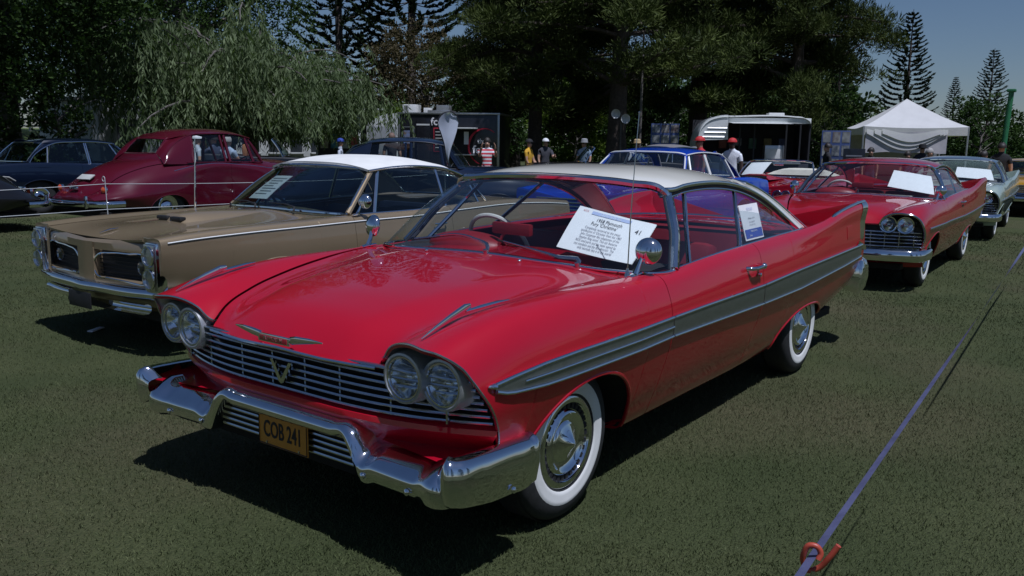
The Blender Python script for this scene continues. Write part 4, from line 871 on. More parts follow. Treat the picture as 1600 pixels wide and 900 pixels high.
sage = empty('classic_coupe', (-14.45, -.30, 0), .05); tag(sage, 'pale sage green finned car with sky reflection coloured into its pale roof, third in the line behind the red coupes', 'car', 'classic cars on show')
finned_shell(sage, M_SAGE, M_SAGEROOF, M_GLASS, mat('grey_vinyl', (.2, .2, .2), .6, var=.1)); finned_front(sage, M_SAGE)
lettered_card(sage, WS, [(.55, .60), (.86, .56), (.85, .10), (.54, .14)], 'white card in the windscreen of the pale sage green car', lines=0)
# ---------------------------------------------------------------- plain saloons, open cars
def square_car(name, label, MP, loc, rz, top='hard', MR=None, MG=M_GLASS_T, MI=M_DARKINT, scale=(1, 1, 1), zr=1.40, front=True, key='sport', ww=None, MT=M_CHROME, seats=(-1.7, -2.45)):
    car = empty(name, loc, rz); car.scale = scale; tag(car, label, 'car', 'classic cars on show')
    shell(car, SQ, SQ_ARCH, .985, -4.2, (-.80, -2.05), -.60, -3.0, MP); end_cap(SQ, -4.2, -.04, .68).obj('tail_panel', MP, car)
    cabin(car, -.85, seats, -3.0, .90, MI); four_wheels(car, (0, -2.92), .80, .33, key, ww, 'dish')
    d = zr-1.385
    if top == 'hard':
        greenhouse(car, [(-.60, 0, .962), (-.62, .4, .955), (-.70, .68, .945), (-.80, .82, .935)], [(-1.10, 0, 1.335+d), (-1.12, .4, 1.33+d), (-1.17, .60, 1.315+d), (-1.195, .65, 1.30+d)],
          [(-1.17, .665, 1.305+d), (-1.5, .675, 1.335+d), (-2.1, .685, 1.335+d), (-2.5, .69, 1.30+d), (-2.75, .71, 1.20+d*.7), (-2.95, .76, 1.08+d*.3), (-3.05, .80, .965)], [(-1.10, 0, 1.355+d), (-1.5, 0, 1.395+d), (-2.1, 0, 1.39+d), (-2.62, 0, 1.33+d)], [(-2.66, .56, 1.30+d), (-2.85, .60, 1.15+d*.6), (-3.02, .64, .99)], [(-2.72, 0, 1.31+d), (-2.95, 0, 1.15+d*.6), (-3.12, 0, .985)],
          [(-.86, .835, .932), (-1.6, .83, .932), (-3.0, .845, .958)], [(-.90, -1.08, -1.22, -1.28), (-1.11, -1.80, -1.30, -1.80), (-1.86, -2.70, -1.86, -2.60)], MR or MP, MG, MP, MT, post=.018)
    else:
        W = ws_grid(full([(-.60, 0, .962), (-.62, .4, .955), (-.70, .68, .945), (-.80, .80, .935)]), full([(-1.0, 0, 1.29), (-1.02, .4, 1.285), (-1.07, .60, 1.27), (-1.10, .66, 1.25)]), 31, 7, .02)
        G().grid(W).obj('windscreen', MG, car); G().tube(np.vstack([W[:, 0], W[-1, 1:-1], W[::-1, -1], W[0, -2:0:-1]]), .017, 6, closed=True).obj('windscreen_frame', MT, car)
        G().rbox((-.98, .0, 1.21), (.03, .22, .06), .015).obj('interior_mirror', M_CHROME, car)
        if MR is not None:
            g = G(); g.grid(np.array([[(x, y, .95+h*(1-abs(y/.74)**4)) for y in np.linspace(-.74, .74, 12)] for x, h in ((-2.45, .0), (-2.5, .12), (-2.75, .15), (-3.0, .10), (-3.05, 0))])); g.obj('folded_top', MR, car)
        car['W'] = 0; car_W[car.name] = W; del car['W']
    if front:
        for sd in (1, -1):
            for y in ((.80,) if front == 2 else (.66, .82)):
                lamp(car, 1.02, sd*y, .68, .075); a = np.linspace(0, 2*pi, 24, endpoint=False); G().tube(np.stack([np.full(24, 1.015), sd*y+.08*np.cos(a), .68+.08*np.sin(a)], -1), .012, 6, closed=True).obj('headlamp_ring', M_CHROME, car)
        end_cap(SQ, .985, .03, .66).obj('nose_panel', MP, car)
        for z in np.linspace(.53, .76, 6): G().tube([(1.02, y, z) for y in np.linspace(-.55, .55, 6)], .009, 6).obj('grille_bar', M_CHROME, car)
        ribbon_bumper(car, [(.75, -.95), (.95, -.92), (1.06, -.6), (1.09, 0), (1.06, .6), (.95, .92), (.75, .95)], .38, .50)
    ribbon_bumper(car, [(-3.95, .93), (-4.2, .90), (-4.29, .5), (-4.31, 0), (-4.29, -.5), (-4.2, -.90), (-3.95, -.93)], .42, .53, 'rear_bumper')
    return car
car_W = {}
M_NAVY = paint('navy_enamel', (.004, .009, .026)); M_BLUE = paint('bright_blue_enamel', (.008, .050, .42)); M_BLK = paint('black_enamel', (.008, .008, .010)); M_YEL = paint('yellow_enamel', (.50,.27,.012)); M_RED3 = paint('signal_red_enamel', (.36, .006, .016)); M_MAROON = paint('maroon_enamel', (.075, .002, .012))
M_TAN = mat('tan_leather', (.36, .15, .05), .5, var=.12, bump=.05); M_CREAM = mat('cream_cloth', (.66, .62, .52), .8, var=.06)
blue = square_car('saloon_car', 'bright blue saloon with white screen pillars, parked behind the gold convertible', M_BLUE, (-8.05, -3.65, 0), 0, zr=1.40, scale=(1.0, 1.0, 1.08), front=2, MT=mat('ivory_trim', (.7, .7, .66), .4, coat=.5), MG=M_GLASS)
redc = square_car('convertible_car', 'red open car with cream folded hood and bonnet scoop, behind the second red coupe', M_RED3, (-14.0, -3.55, 0), .02, 'open', MR=M_CREAM, MI=M_CREAM, MG=M_GLASS)
g = G(); g.grid(np.array([[(x, u*.32, .93+h*(1-abs(u)**4)) for u in np.linspace(-1, 1, 12)] for x, h in ((.50, .0), (.505, .10), (.3, .115), (-.2, .06), (-.55, .02))])); g.obj('bonnet_scoop', M_RED3, redc); G().rbox((.508, 0, .975), (.012, .54, .065), .005).obj('scoop_mouth', M_BLACK, redc)
lettered_card(redc, car_W[redc.name], [(.08, .84), (.40, .88), (.36, .12), (.06, .10)], 'white card in the windscreen of the red open car', lines=0)
door_mirror(redc, -.84, -.90, .93, -1)
navy = square_car('saloon_car', 'navy blue saloon half hidden behind the maroon one at far left', M_NAVY, (-8.35, -16.35, 0), pi+.06, zr=1.42, scale=(1.03, 1.0, 1.07), front=False, key='vint2', ww=None)
yel = square_car('saloon_car', 'yellow car at the right edge behind the pale green one', M_YEL, (-21.5, .2, 0), 0, zr=1.35, front=2)
road1 = square_car('open_roadster', 'small dark open roadster with tan seats behind the gold car', M_BLK, (-11.6, -14.4, 0), 2.45, 'open', MI=M_TAN, scale=(.8, .85, 1.25), front=False)
for y in (-.36, .36): G().rbox((-1.90, y, 1.04), (.16, .42, .24), .08).obj('seat_back', M_TAN, road1)
road2 = square_car('open_roadster', 'black open roadster with pale windscreen near the food trailer', M_BLK, (-16.6, -10.2, 0), -.9, 'open', scale=(.85, .9, 1.17), front=2)
road3 = square_car('open_roadster', 'black car with grey soft top, beside the straw-hatted person', M_BLK, (-18.2, -8.9, 0), -.3, 'hard', MR=mat('grey_canvas', (.16, .15, .15), .9, var=.1), scale=(.85, .9, 1.13), front=2)
# rounded saloons
RS = Loft([(1.0, PR(.45, .60, .66, .60, .58, .76, .34, .88, .92)), (.3, PR(.32, .80, .88, .60, .76, .86, .45, 1.0, 1.08)), (-.6, PR(.28, .82, .88, .65, .80, .92, .62, 1.05, 1.10)), (-1.2, PR(.27, .84, .88, .70, .84, 1.0, .76, 1.06, 1.07)), (-2.4, PR(.27, .84, .88, .70, .85, 1.02, .78, 1.07, 1.08)), (-2.9, PR(.30, .85, .90, .62, .84, .90, .70, 1.06, 1.12)), (-3.4, PR(.33, .85, .905, .58, .82, .80, .60, .98, 1.08)), (-3.8, PR(.38, .80, .88, .55, .76, .70, .54, .84, .95)), (-4.15, PR(.42, .66, .76, .52, .62, .60, .45, .62, .72)), (-4.3, PR(.46, .50, .58, .5, .48, .54, .35, .55, .58))])
RS_ARCH = [(0, .40, .62, .30, 2.1), (-3.05, .40, .56, .30, 2.1)]
def round_saloon(label, MP, loc, rz, scale=(1, 1, 1), MG=M_GLASS, MI=M_TAN, plate=True):
    car = empty('vintage_saloon', loc, rz); car.scale = scale; tag(car, label, 'car', 'classic cars on show')
    shell(car, RS, RS_ARCH, 1.0, -4.3, (-.75, -1.68, -2.50), -.45, -2.95, MP); end_cap(RS, -4.3, -.03, .5).obj('tail_panel', MP, car); end_cap(RS, 1.0, .05, .6).obj('nose_panel', MP, car)
    greenhouse(car, [(-.52, 0, 1.10), (-.55, .35, 1.09), (-.66, .60, 1.07), (-.72, .66, 1.065)], [(-.86, 0, 1.525), (-.88, .35, 1.515), (-.95, .52, 1.49), (-.98, .56, 1.47)],
      [(-.95, .575, 1.50), (-1.3, .62, 1.56), (-1.9, .64, 1.572), (-2.45, .63, 1.525), (-2.75, .64, 1.38), (-2.95, .68, 1.2), (-3.04, .72, 1.06)], [(-.85, 0, 1.55), (-1.3, 0, 1.63), (-1.9, 0, 1.648), (-2.4, 0, 1.60), (-2.70, 0, 1.50)], [(-2.74, .40, 1.45), (-2.86, .43, 1.34), (-2.97, .44, 1.22)], [(-2.80, 0, 1.465), (-2.92, 0, 1.35), (-3.04, 0, 1.22)],
      [(-.78, .70, 1.065), (-1.5, .79, 1.075), (-2.6, .79, 1.075)], [(-.85, -1.0, -1.03, -1.08), (-1.03, -1.62, -1.11, -1.62), (-1.74, -2.45, -1.74, -2.38)], MP, MG, MP, MP, rearfill=(-3.12, .70, 1.10, .04), post=.03)
    D_ = np.array([(-2.36, .635, 1.535), (-2.45, .63, 1.525), (-2.75, .64, 1.38), (-2.95, .68, 1.2), (-3.04, .72, 1.06)]); xq = np.linspace(-2.36, -3.04, 16)
    top_ = np.stack([xq, np.interp(-xq, -D_[:, 0], D_[:, 1]), np.interp(-xq, -D_[:, 0], D_[:, 2])], -1); low_ = np.stack([np.linspace(-2.44, -3.04, 16), np.full(16, .79)-.05*np.linspace(0, 1, 16)**2, np.full(16, 1.05)], -1); hh = np.linspace(0, 1, 9)[:, None, None]
    qp = low_[None]*(1-hh)+top_[None]*hh; qp[..., 1] += .018*np.sin(hh[..., 0]*pi)
    for sd in (1, -1): panel(G(), qp, sd, .012).obj('quarter_panel', MP, car)
    cabin(car, -.75, (-1.5, -2.3), -2.8, 1.02, MI, .6); four_wheels(car, (0, -3.05), .73, .36, 'vint', None, 'plain')
    for sd in (1, -1):
        G().tube((RS.S(np.linspace(-.3, -2.9, 30), np.full(30, 5.6))+[0, .004, .0])*[1, sd, 1], .008, 6).obj('belt_strip', M_CHROME, car)
        l = G().lathe([(.05, -.02), (.05, .02), (.03, .04), (.0005, .045)], (-4.12, sd*.60, .66), (-1, 0, 0), 16).obj('tail_lamp', mat('amber_red_lens', (.5, .08, .02), .2, coat=1), car); G().lathe([(.06, -.03), (.058, .015), (.05, .01)], (-4.12, sd*.60, .66), (-1, 0, 0), 16).obj('lamp_ring', M_CHROME, l)
        for y in (.52,): G().rbox((-4.40, sd*y, .48), (.05, .05, .20), .02).obj('overrider', M_CHROME, car)
    ribbon_bumper(car, [(-3.95, .90), (-4.25, .86), (-4.38, .5), (-4.41, 0), (-4.38, -.5), (-4.25, -.86), (-3.95, -.90)], .40, .50, 'rear_bumper'); ribbon_bumper(car, [(.9, -.86), (1.1, -.6), (1.15, 0), (1.1, .6), (.9, .86)], .40, .50)
    if plate:
        G().rbox((0, 0, 0), (.36, .13, .016), .005, M=frame_from((-4.035, 0, .845), (0, -1, 0), (.83, 0, .55))).obj('number_plate', mat('pale_plate', (.45, .45, .42), .5, var=.1), car)
        G().rbox((-4.26, 0, .68), (.05, .20, .05), .02).obj('boot_handle', M_CHROME, car)
    return car
maroon = round_saloon('maroon vintage saloon seen from behind, left of the gold convertible', M_MAROON, (-8.55, -12.15, 0), pi+.10, (1.0, 1.0, 1.06))
vsed = round_saloon('tall dark navy vintage saloon behind the white soft top of the gold car', M_NAVY, (-10.6, -7.65, 0), 2.25, (1.0, 1.0, 1.0), plate=False)
for sd in (1, -1): G().sphere((.72, sd*.42, .90), (.14, .11, .11), 16, 10).obj('bullet_headlamp', M_CHROME, vsed)
bk = round_saloon('black vintage car cut off by the left edge of the picture', M_BLK, (-7.05, -13.0, 0), pi, (1, 1, 1)); bk.location = (.25, -12.9, 0); bk.rotation_euler = (0, 0, 0)
# ================================================================= place
RNG = np.random.default_rng(7)
fh = np.array([cos(YAW), sin(YAW)]); rh = np.array([sin(YAW), -cos(YAW)])
def at(px, D):
    """ground point in the direction of an azimuth (as photo column) at horizontal distance D"""
    d = fh+(px-800)/FPX*cos(PITCH)*rh; d /= np.linalg.norm(d); return CAM[:2]+d*D
def zat(px, py, D):
    """height seen at photo row py at that distance"""
    yh = 224.4+(px-800)*.0144; ca = 1/np.hypot(1, (px-800)/FPX); return CAM[2]+(yh-py)/FPX*D*ca*1.015
def facing(px): 
    d = fh+(px-800)/FPX*rh; return atan2(-d[1], -d[0])    # heading that looks back at the photographer
def fast_mesh(name, V, F, mt, smooth=False):
    V = np.asarray(V, np.float32).reshape(-1, 3); F = np.asarray(F, np.int32); k = F.shape[1]
    me = bpy.data.meshes.new(name); me.vertices.add(len(V)); me.vertices.foreach_set('co', V.ravel())
    me.loops.add(F.size); me.loops.foreach_set('vertex_index', F.ravel()); me.polygons.add(len(F))
    me.polygons.foreach_set('loop_start', np.arange(0, F.size, k, dtype=np.int32)); me.polygons.foreach_set('loop_total', np.full(len(F), k, np.int32))
    if smooth: me.polygons.foreach_set('use_smooth', [True]*len(F))
    me.update(calc_edges=True); me.materials.append(mt); return me
def blades(base, direc, length, width, rng, bend=0.):
    """leaf-shaped quads: base points, unit directions, lengths, widths -> V, F"""
    n = len(base); r = rng.normal(size=(n, 3)); s = np.cross(direc, r); s /= np.linalg.norm(s, axis=1)[:, None]+1e-9
    L = np.asarray(length).reshape(-1, 1)*np.ones((n, 1)); Wd = np.asarray(width).reshape(-1, 1)*np.ones((n, 1))
    nn = np.cross(direc, s); mid = base+direc*L*.5+nn*L*bend
    V = np.stack([base, mid+s*Wd*.5, base+direc*L, mid-s*Wd*.5], 1).reshape(-1, 3)
    F = np.arange(4*n).reshape(-1, 4); return V, F
def unit(v): return v/(np.linalg.norm(v, axis=-1)[..., None]+1e-9)

# ---------------------------------------------------------------- lawn
def lawn_material(name, blade):
    m = bpy.data.materials.new(name); m.use_nodes = True; n = m.node_tree.nodes; L = m.node_tree.links; b = n['Principled BSDF']; b.inputs['Roughness'].default_value = .75 if blade else .95; b.inputs['Specular IOR Level'].default_value = .25
    g = n.new('ShaderNodeNewGeometry')
    def noise(sc, det, lo, hi):
        t = n.new('ShaderNodeTexNoise'); t.inputs['Scale'].default_value = sc; t.inputs['Detail'].default_value = det; L.new(g.outputs['Position'], t.inputs['Vector'])
        mr = n.new('ShaderNodeMapRange'); mr.inputs['From Min'].default_value = lo; mr.inputs['From Max'].default_value = hi; L.new(t.outputs['Fac'], mr.inputs['Value']); return mr.outputs[0]
    def mix(a, b2, f):
        x = n.new('ShaderNodeMix'); x.data_type = 'RGBA'; L.new(f, x.inputs['Factor'])
        for s_, v in ((6, a), (7, b2)):
            if isinstance(v, tuple): x.inputs[s_].default_value = (*v, 1)
            else: L.new(v, x.inputs[s_])
        return x.outputs[2]
    k = .62 if blade else .52  # ground colour lowered to carry the self-shadow seen among the blades
    c = mix((.094*k, .122*k, .040*k), (.145*k, .165*k, .062*k), noise(1.1, 6, .35, .68)); c = mix(c, (.20*k, .17*k, .09*k), noise(.42, 9, .50, .74)); c = mix(c, (.038, .050, .016) if not blade else (.050, .066, .020), noise(38, 3, .45, .8)); c = mix(c, (.125, .125, .055), noise(120, 2, .58, .9))
    L.new(c, b.inputs['Base Color'])
    if not blade:
        t = n.new('ShaderNodeTexNoise'); t.inputs['Scale'].default_value = 90; t.inputs['Detail'].default_value = 5; L.new(g.outputs['Position'], t.inputs['Vector']); bp = n.new('ShaderNodeBump'); bp.inputs['Strength'].default_value = .9; bp.inputs['Distance'].default_value = .03; L.new(t.outputs['Fac'], bp.inputs['Height']); L.new(bp.outputs[0], b.inputs['Normal'])
    MATS[name] = m; return m
M_LAWN = lawn_material('mown_lawn', False); M_BLADE = lawn_material('grass_blade', True)
xs = np.concatenate([-np.geomspace(400, 24, 14), np.linspace(-22, 12, 69), np.geomspace(14, 400, 14)]); ys = np.concatenate([-np.geomspace(400, 24, 14), np.linspace(-22, 10, 65), np.geomspace(12, 400, 14)])
lawnP = np.array([[(x, y, 0) for y in ys] for x in xs]); 
lw = G().grid(lawnP).obj('lawn', M_LAWN); tag(lw, kind='structure')
def scatter_grass():
    out = []
    for r0, r1, dens in ((.6, 3.2, 9500), (3.2, 6, 4600), (6, 10, 1700), (10, 19, 520)):
        a0, a1 = YAW-radians(58), YAW+radians(58); area = (a1-a0)/2*(r1*r1-r0*r0); k = int(area*dens)
        r = np.sqrt(RNG.uniform(r0*r0, r1*r1, k)); a = RNG.uniform(a0, a1, k); out.append(np.stack([CAM[0]+r*np.cos(a), CAM[1]+r*np.sin(a), np.zeros(k)-.002, r], -1))
    p = np.vstack(out); n = len(p); far = np.clip(p[:, 3]/6, 1, 2.6)
    d = unit(np.stack([RNG.normal(0, .55, n), RNG.normal(0, .55, n), np.ones(n)], -1))
    V, F = blades(p[:, :3], d, RNG.uniform(.012, .027, n)*(.8+.2*far), .0036*far, RNG, .12)
    return fast_mesh('grass', V, F, M_BLADE)
tag(link(bpy.data.objects.new('grass', scatter_grass())), 'short mown grass blades on the lawn', 'grass', kind='stuff')
tag(G().rbox((-.6, -4.07, .012), (.16, .05, .012), .004, .5).obj('paper_scrap', M_PAPER), 'small white scrap lying on the grass before the gold car', 'litter')

# ---------------------------------------------------------------- trees
M_BARK = mat('rough_bark', (.075, .058, .045), .9, var=.35, scale=9, bump=.8, bscale=22); M_BARK_G = mat('grey_bark', (.13, .115, .10), .9, var=.3, scale=8, bump=.7, bscale=18)
M_PINE = mat('pine_needles', (.028, .046, .014), .6, spec=.10, var=.55, scale=1.3, sub=(.100, .125, .030), trans=.10); M_NORF = mat('dark_needles', (.022, .036, .016), .65, spec=.12, var=.5, scale=.8, trans=.1); M_LEAFD = mat('dark_leaves', (.032, .062, .018), .55, spec=.12, var=.5, scale=.9, sub=(.06, .10, .022), trans=.2)
M_WILL = mat('willow_leaves', (.115, .165, .070), .55, spec=.12, var=.4, scale=1.3, sub=(.22, .27, .135), trans=.32); M_LIME = mat('bright_leaves', (.10, .16, .02), .5, spec=.12, var=.4, scale=2.5, sub=(.22, .30, .05), trans=.3); M_BROWN = mat('bronze_foliage', (.075, .058, .030), .7, spec=.12, var=.5, scale=1.2, sub=(.12, .10, .05), trans=.15)
def trunk_geo(H, r0, r1, lean=(0, 0), n=10, wob=.03, rng=RNG):
    t = np.linspace(0, 1, 9); p = np.stack([lean[0]*t**1.5*H+np.cumsum(rng.normal(0, wob, 9)), lean[1]*t**1.5*H+np.cumsum(rng.normal(0, wob, 9)), t*H], -1); p[0, :2] = 0
    r = r0+(r1-r0)*t; r[0] *= 1.35; return p, r
def limb(g, p0, d, L, r, rng, droop=-.1, seg=5):
    p = [np.array(p0, float)]; d = np.array(d, float)
    for k in range(seg): d = unit(d+np.array([0, 0, droop/seg])+rng.normal(0, .07, 3)); p.append(p[-1]+d*L/seg)
    p = np.array(p); g.tube(p, np.linspace(r, r*.25, len(p)), 5, caps=False); return p
def tree_obj(name, label, loc, trunk, crown, rz=0., sc=1., group=None, cat='tree'):
    e = empty(name, (loc[0], loc[1], 0), rz); e.scale = (sc, sc, sc) if np.isscalar(sc) else sc
    tag(e, label, cat, group); inst('trunk', trunk, e); inst('crown', crown, e); return e
def clumps(cent, rad, n, L, Wd, rng, updir=.5, flat=.5):
    """needle / leaf clumps: n blades in each flattened ellipsoid, pointing outward and up"""
    m = len(cent); c = np.repeat(cent, n, 0); R = np.repeat(rad, n)[:, None]; o = unit(rng.normal(size=(m*n, 3))); rr = rng.uniform(.25, 1, (m*n, 1))**.5
    b = c+o*R*rr*[1, 1, flat]; d = unit(o*[1, 1, .6]+[0, 0, updir]+rng.normal(0, .35, (m*n, 3)))
    return blades(b, d, rng.uniform(.6, 1.2, m*n)*L, Wd, rng, .06)
def make_pine(seed, H=15, zlow=3.0, spread=5.2, nl=60, per=95):
    rng = np.random.default_rng(seed); g = G(); tp, tr = trunk_geo(H, .42, .08, rng=rng); g.tube(tp, tr, 12); C = []; R = []
    for k in range(nl):
        f = (k+.5)/nl; z = zlow+(H-zlow)*f**1.05+rng.normal(0, .35); a = k*2.399+rng.normal(0, .5); L = spread*(1-f)**.7*rng.uniform(.45, 1.15)+.7; x = np.interp(z, tp[:, 2], tp[:, 0]); y = np.interp(z, tp[:, 2], tp[:, 1])
        p = limb(g, (x, y, z), (cos(a), sin(a), rng.uniform(-.05, .35)+.3*f), L, .09*(1-f)+.025, rng, rng.uniform(-.5, .05))
        for q in np.linspace(.35, 1, max(3, int(L*1.6))):
            i = q*(len(p)-1); j = int(min(i, len(p)-2)); c = p[j]+(p[j+1]-p[j])*(i-j)
            for _ in range(3): C.append(c+rng.normal(0, [.42, .42, .18], 3)+[0, 0, .10]); R.append(rng.uniform(.35, .70))
    V, F = clumps(np.array(C), np.array(R), per, .27, .046, rng, .6, .38); return g.mesh('trunk', M_BARK), fast_mesh('crown', V, F, M_PINE)
def make_norfolk(seed, H=20, Rb=4.2, zlow=1.5, mt=None, dens=1.):
    rng = np.random.default_rng(seed); g = G(); tp, tr = trunk_geo(H, .38, .03, rng=rng, wob=.015); g.tube(tp, tr, 10); B = []; D = []; Ln = []
    z = zlow
    while z < H-.3:
        f = (z-zlow)/(H-zlow); L = Rb*(1-f)**.8*rng.uniform(.85, 1.1)+.25; a0 = rng.uniform(0, 6.28)
        for k in range(6):
            a = a0+k*pi/3+rng.normal(0, .08); Lk = L*rng.uniform(.8, 1.1); t = np.linspace(0, 1, 6); bz = z+Lk*(-.10*np.sin(t*pi)+.20*t**2.5)
            p = np.stack([np.cos(a)*Lk*t, np.sin(a)*Lk*t, bz], -1); g.tube(p, np.linspace(.035, .008, 6), 4, caps=False)
            n = int((8+Lk*11)*dens); q = rng.uniform(.22, 1, n)**.8; c = np.stack([np.interp(q, t, p[:, i]) for i in range(3)], -1)
            side = np.where(rng.random(n) < .5, 1, -1)[:, None]*np.array([-sin(a), cos(a), 0]); out = np.array([cos(a), sin(a), 0])
            d = unit(side*rng.uniform(.3, 1., (n, 1))+out*.7+np.array([0, 0, 1])*rng.uniform(.25, .9, (n, 1))); B.append(c); D.append(d); Ln.append(rng.uniform(.28, .55, n)*(.6+.4*(1-f)))
        z += .42+.25*(1-f)
    B = np.vstack(B); D = np.vstack(D); Ln = np.concatenate(Ln); V1, F1 = blades(B, D, Ln, .13, rng, .1); V2, F2 = blades(B, unit(D+rng.normal(0, .25, D.shape)), Ln*.8, .09, rng, .1)
    return g.mesh('trunk', M_BARK), fast_mesh('crown', np.vstack([V1, V2]), np.vstack([F1, F2+len(V1)]), mt or M_NORF)
def make_broad(seed, H, R, zlow, mt, n=340, per=70, leaf=.16, trunk_r=.3, bark=None):
    rng = np.random.default_rng(seed); g = G(); tp, tr = trunk_geo(H*.6, trunk_r, trunk_r*.4, rng=rng, wob=.08); g.tube(tp, tr, 10)
    for k in range(14): a = k*2.4; limb(g, tp[4+k % 5], (cos(a), sin(a), .8), R*.8, trunk_r*.35, rng, -.1)
    o = unit(rng.normal(size=(n, 3))); rr = rng.uniform(.45, 1, (n, 1))**.6; c = o*rr*[R, R, (H-zlow)/2]+[0, 0, (H+zlow)/2]; c += rng.normal(0, R*.07, c.shape)
    V, F = clumps(c, rng.uniform(.35, .8, n)*R/4, per, leaf, leaf*.55, rng, .1, .75); return g.mesh('trunk', bark or M_BARK_G), fast_mesh('crown', V, F, mt)
def make_willow(seed, H=6.4, R=4.6):
    rng = np.random.default_rng(seed); g = G(); tp, tr = trunk_geo(2.4, .24, .17, (.08, .0), rng=rng, wob=.06); g.tube(tp, tr, 10); B = []; D = []; Ln = []
    for k in range(64):
        a = k*2.399; L = R*rng.uniform(.4, 1.05); up = rng.uniform(.5, 2.8); p = limb(g, tp[-1-(k % 4)], (cos(a), sin(a), up), L*1.08, .045, rng, -1.25*up/1.2, 8)
        for q in rng.uniform(.2, 1, 52):
            i = q*(len(p)-1); j = int(min(i, len(p)-2)); c = p[j]+(p[j+1]-p[j])*(i-j)+rng.normal(0, .22, 3); ln = rng.uniform(.5, 1.6)*min(1.2, (c[2]-.8)/2.2 if c[2] > 1 else .2); m = int(12+ln*14); t = np.linspace(0, 1, m)
            sway = rng.normal(0, .12, 2); s = np.stack([c[0]+sway[0]*t**.6*ln+cos(a)*.25*np.sqrt(t), c[1]+sway[1]*t**.6*ln+sin(a)*.25*np.sqrt(t), c[2]+.10*np.sin(t*3)-ln*t], -1)
            B.append(s+rng.normal(0, .02, s.shape)); D.append(unit(np.stack([rng.normal(0, .5, m), rng.normal(0, .5, m), -np.ones(m)], -1))); Ln.append(rng.uniform(.12, .24, m))
    B = np.vstack(B); V, F = blades(B, np.vstack(D), np.concatenate(Ln), .036, rng, .05); return g.mesh('trunk', M_BARK_G), fast_mesh('crown', V, F, M_WILL)
t_, c_ = make_willow(11); p = at(392, 27.5); tree_obj('weeping_tree', 'pale green weeping tree with long trailing twigs behind the gold convertible', p, t_, c_, .4, (1.12, 1.12, 1.2))
tA = make_broad(3, 13, 5.0, 2.2, M_LEAFD, 620, 90, .14, .4); tB = make_broad(5, 11, 4.2, 1.8, M_LEAFD, 480, 90, .13, .35)
for (px, D, T, rz, sc, lab) in ((0, 27, tA, 0, 1., 'big dark leafy tree at the left edge of the photo'), (150, 41, tA, 2., 1.2, 'dark leafy tree behind the maroon saloon'), (290, 40, tB, 1., 1.35, 'tall leafy tree rising behind the weeping tree'), (-110, 24, tB, 3., 1.1, 'dark tree partly outside the left edge')):
    tree_obj('leafy_tree', lab, at(px, D), *T, rz, sc, 'leafy trees at left')
tb = make_broad(8, 3.6, 1.5, .4, M_LEAFD, 90, 60, .14, .1); tree_obj('shrub', 'rounded sunlit bush before the dark trees at far left', at(45, 24), *tb, 0, .9, cat='bush')
N1 = make_norfolk(21, 22, 4.6, 1.5, None, 1.5); N2 = make_norfolk(22, 19, 4.6, 2.0, None, 1.9); N3 = make_norfolk(23, 20, 5.6, 1.5, None, 1.3)
for (px, D, T, rz, sc, lab) in ((530, 62, N1, 0, 1.05, 'tall conifer showing above the weeping tree'), (640, 60, N2, 1, 1.15, 'tall conifer with open crown left of the dark pines'), (1405, 62, N2, .5, zat(1405, 28, 62)/19, 'conifer standing clear behind the white marquee'), (1535, 75, N3, 2., zat(1535, 84, 75)/20, 'open-crowned conifer near the right edge'), (1480, 80, N1, 3., zat(1480, 125, 80)/22, 'short conifer left of the open-crowned one at right'), (1668, 48, N3, .3, zat(1660, 60, 48)/20, 'conifer reaching in from the right edge'), (1300, 58, N1, 1.7, zat(1300, 50, 58)/22, 'dark conifer between the pines and the marquee')):
    tree_obj('norfolk_pine', lab, at(px, D), *T, rz, sc, 'conifers with tiered branches')
tbn = make_broad(31, 8.5, 3.6, 1.6, M_BROWN, 260, 70, .17, .22); tree_obj('bronze_tree', 'bronze-leaved tree behind the food trailer', at(665, 52), *tbn, 0, 1., cat='tree')
P1 = make_pine(41); P2 = make_pine(42, 16, 3.6, 5.8, 62); 
for (px, D, T, rz, sc, lab) in ((833, 36, P1, 0, (.78, .78, 1.0), 'dark pine above the black trailer and yellow-shirted person'), (960, 33, P2, 1.2, .95, 'pine with loudspeakers fixed to its trunk'), (1085, 40, P1, 2.6, 1.1, 'dark pine behind the white caravan, its left end'), (1235, 37, P2, 3.9, (.70, .70, 1.0), 'dark pine behind the white caravan, its right end'), (800, 46, P2, 5.0, (.7, .7, .9), 'dark pine left of the group of pines'), (1160, 52, P1, 4.4, 1.2, 'far pine filling the gap over the caravan'), (900, 54, P2, .8, 1.15, 'far pine behind the bright green bush')):
    tree_obj('pine_tree', lab, at(px, D), *T, rz, sc, 'dark pines in the middle')
tl = make_broad(51, 4.6, 1.9, .3, M_LIME, 150, 60, .17, .1); tree_obj('shrub', 'bright green sunlit bush between two pine trunks', at(895, 41), *tl, 0, 1., cat='bush')
tl2 = make_broad(52, 3.2, 1.6, .3, M_LIME, 80, 50, .15, .08); tree_obj('shrub', 'small lime green bush behind the food trailer roof', at(622, 50), *tl2, 0, 1.2, cat='bush'); 
tl3 = make_broad(53, 3.4, 1.8, .3, M_LEAFD, 110, 60, .15, .08)
for px, D, lab in ((1190, 44, 'low green bush over the caravan roof'), (1285, 40, 'low bush between caravan and poster board'), (1030, 46, 'dark bush behind the poster stand'), (1530, 52, 'low dark bush right of the marquee'), (750, 44, 'dark bush behind the striped-shirt person')):
    tree_obj('shrub', lab, at(px, D), *tl3, px, 1.25, cat='bush')
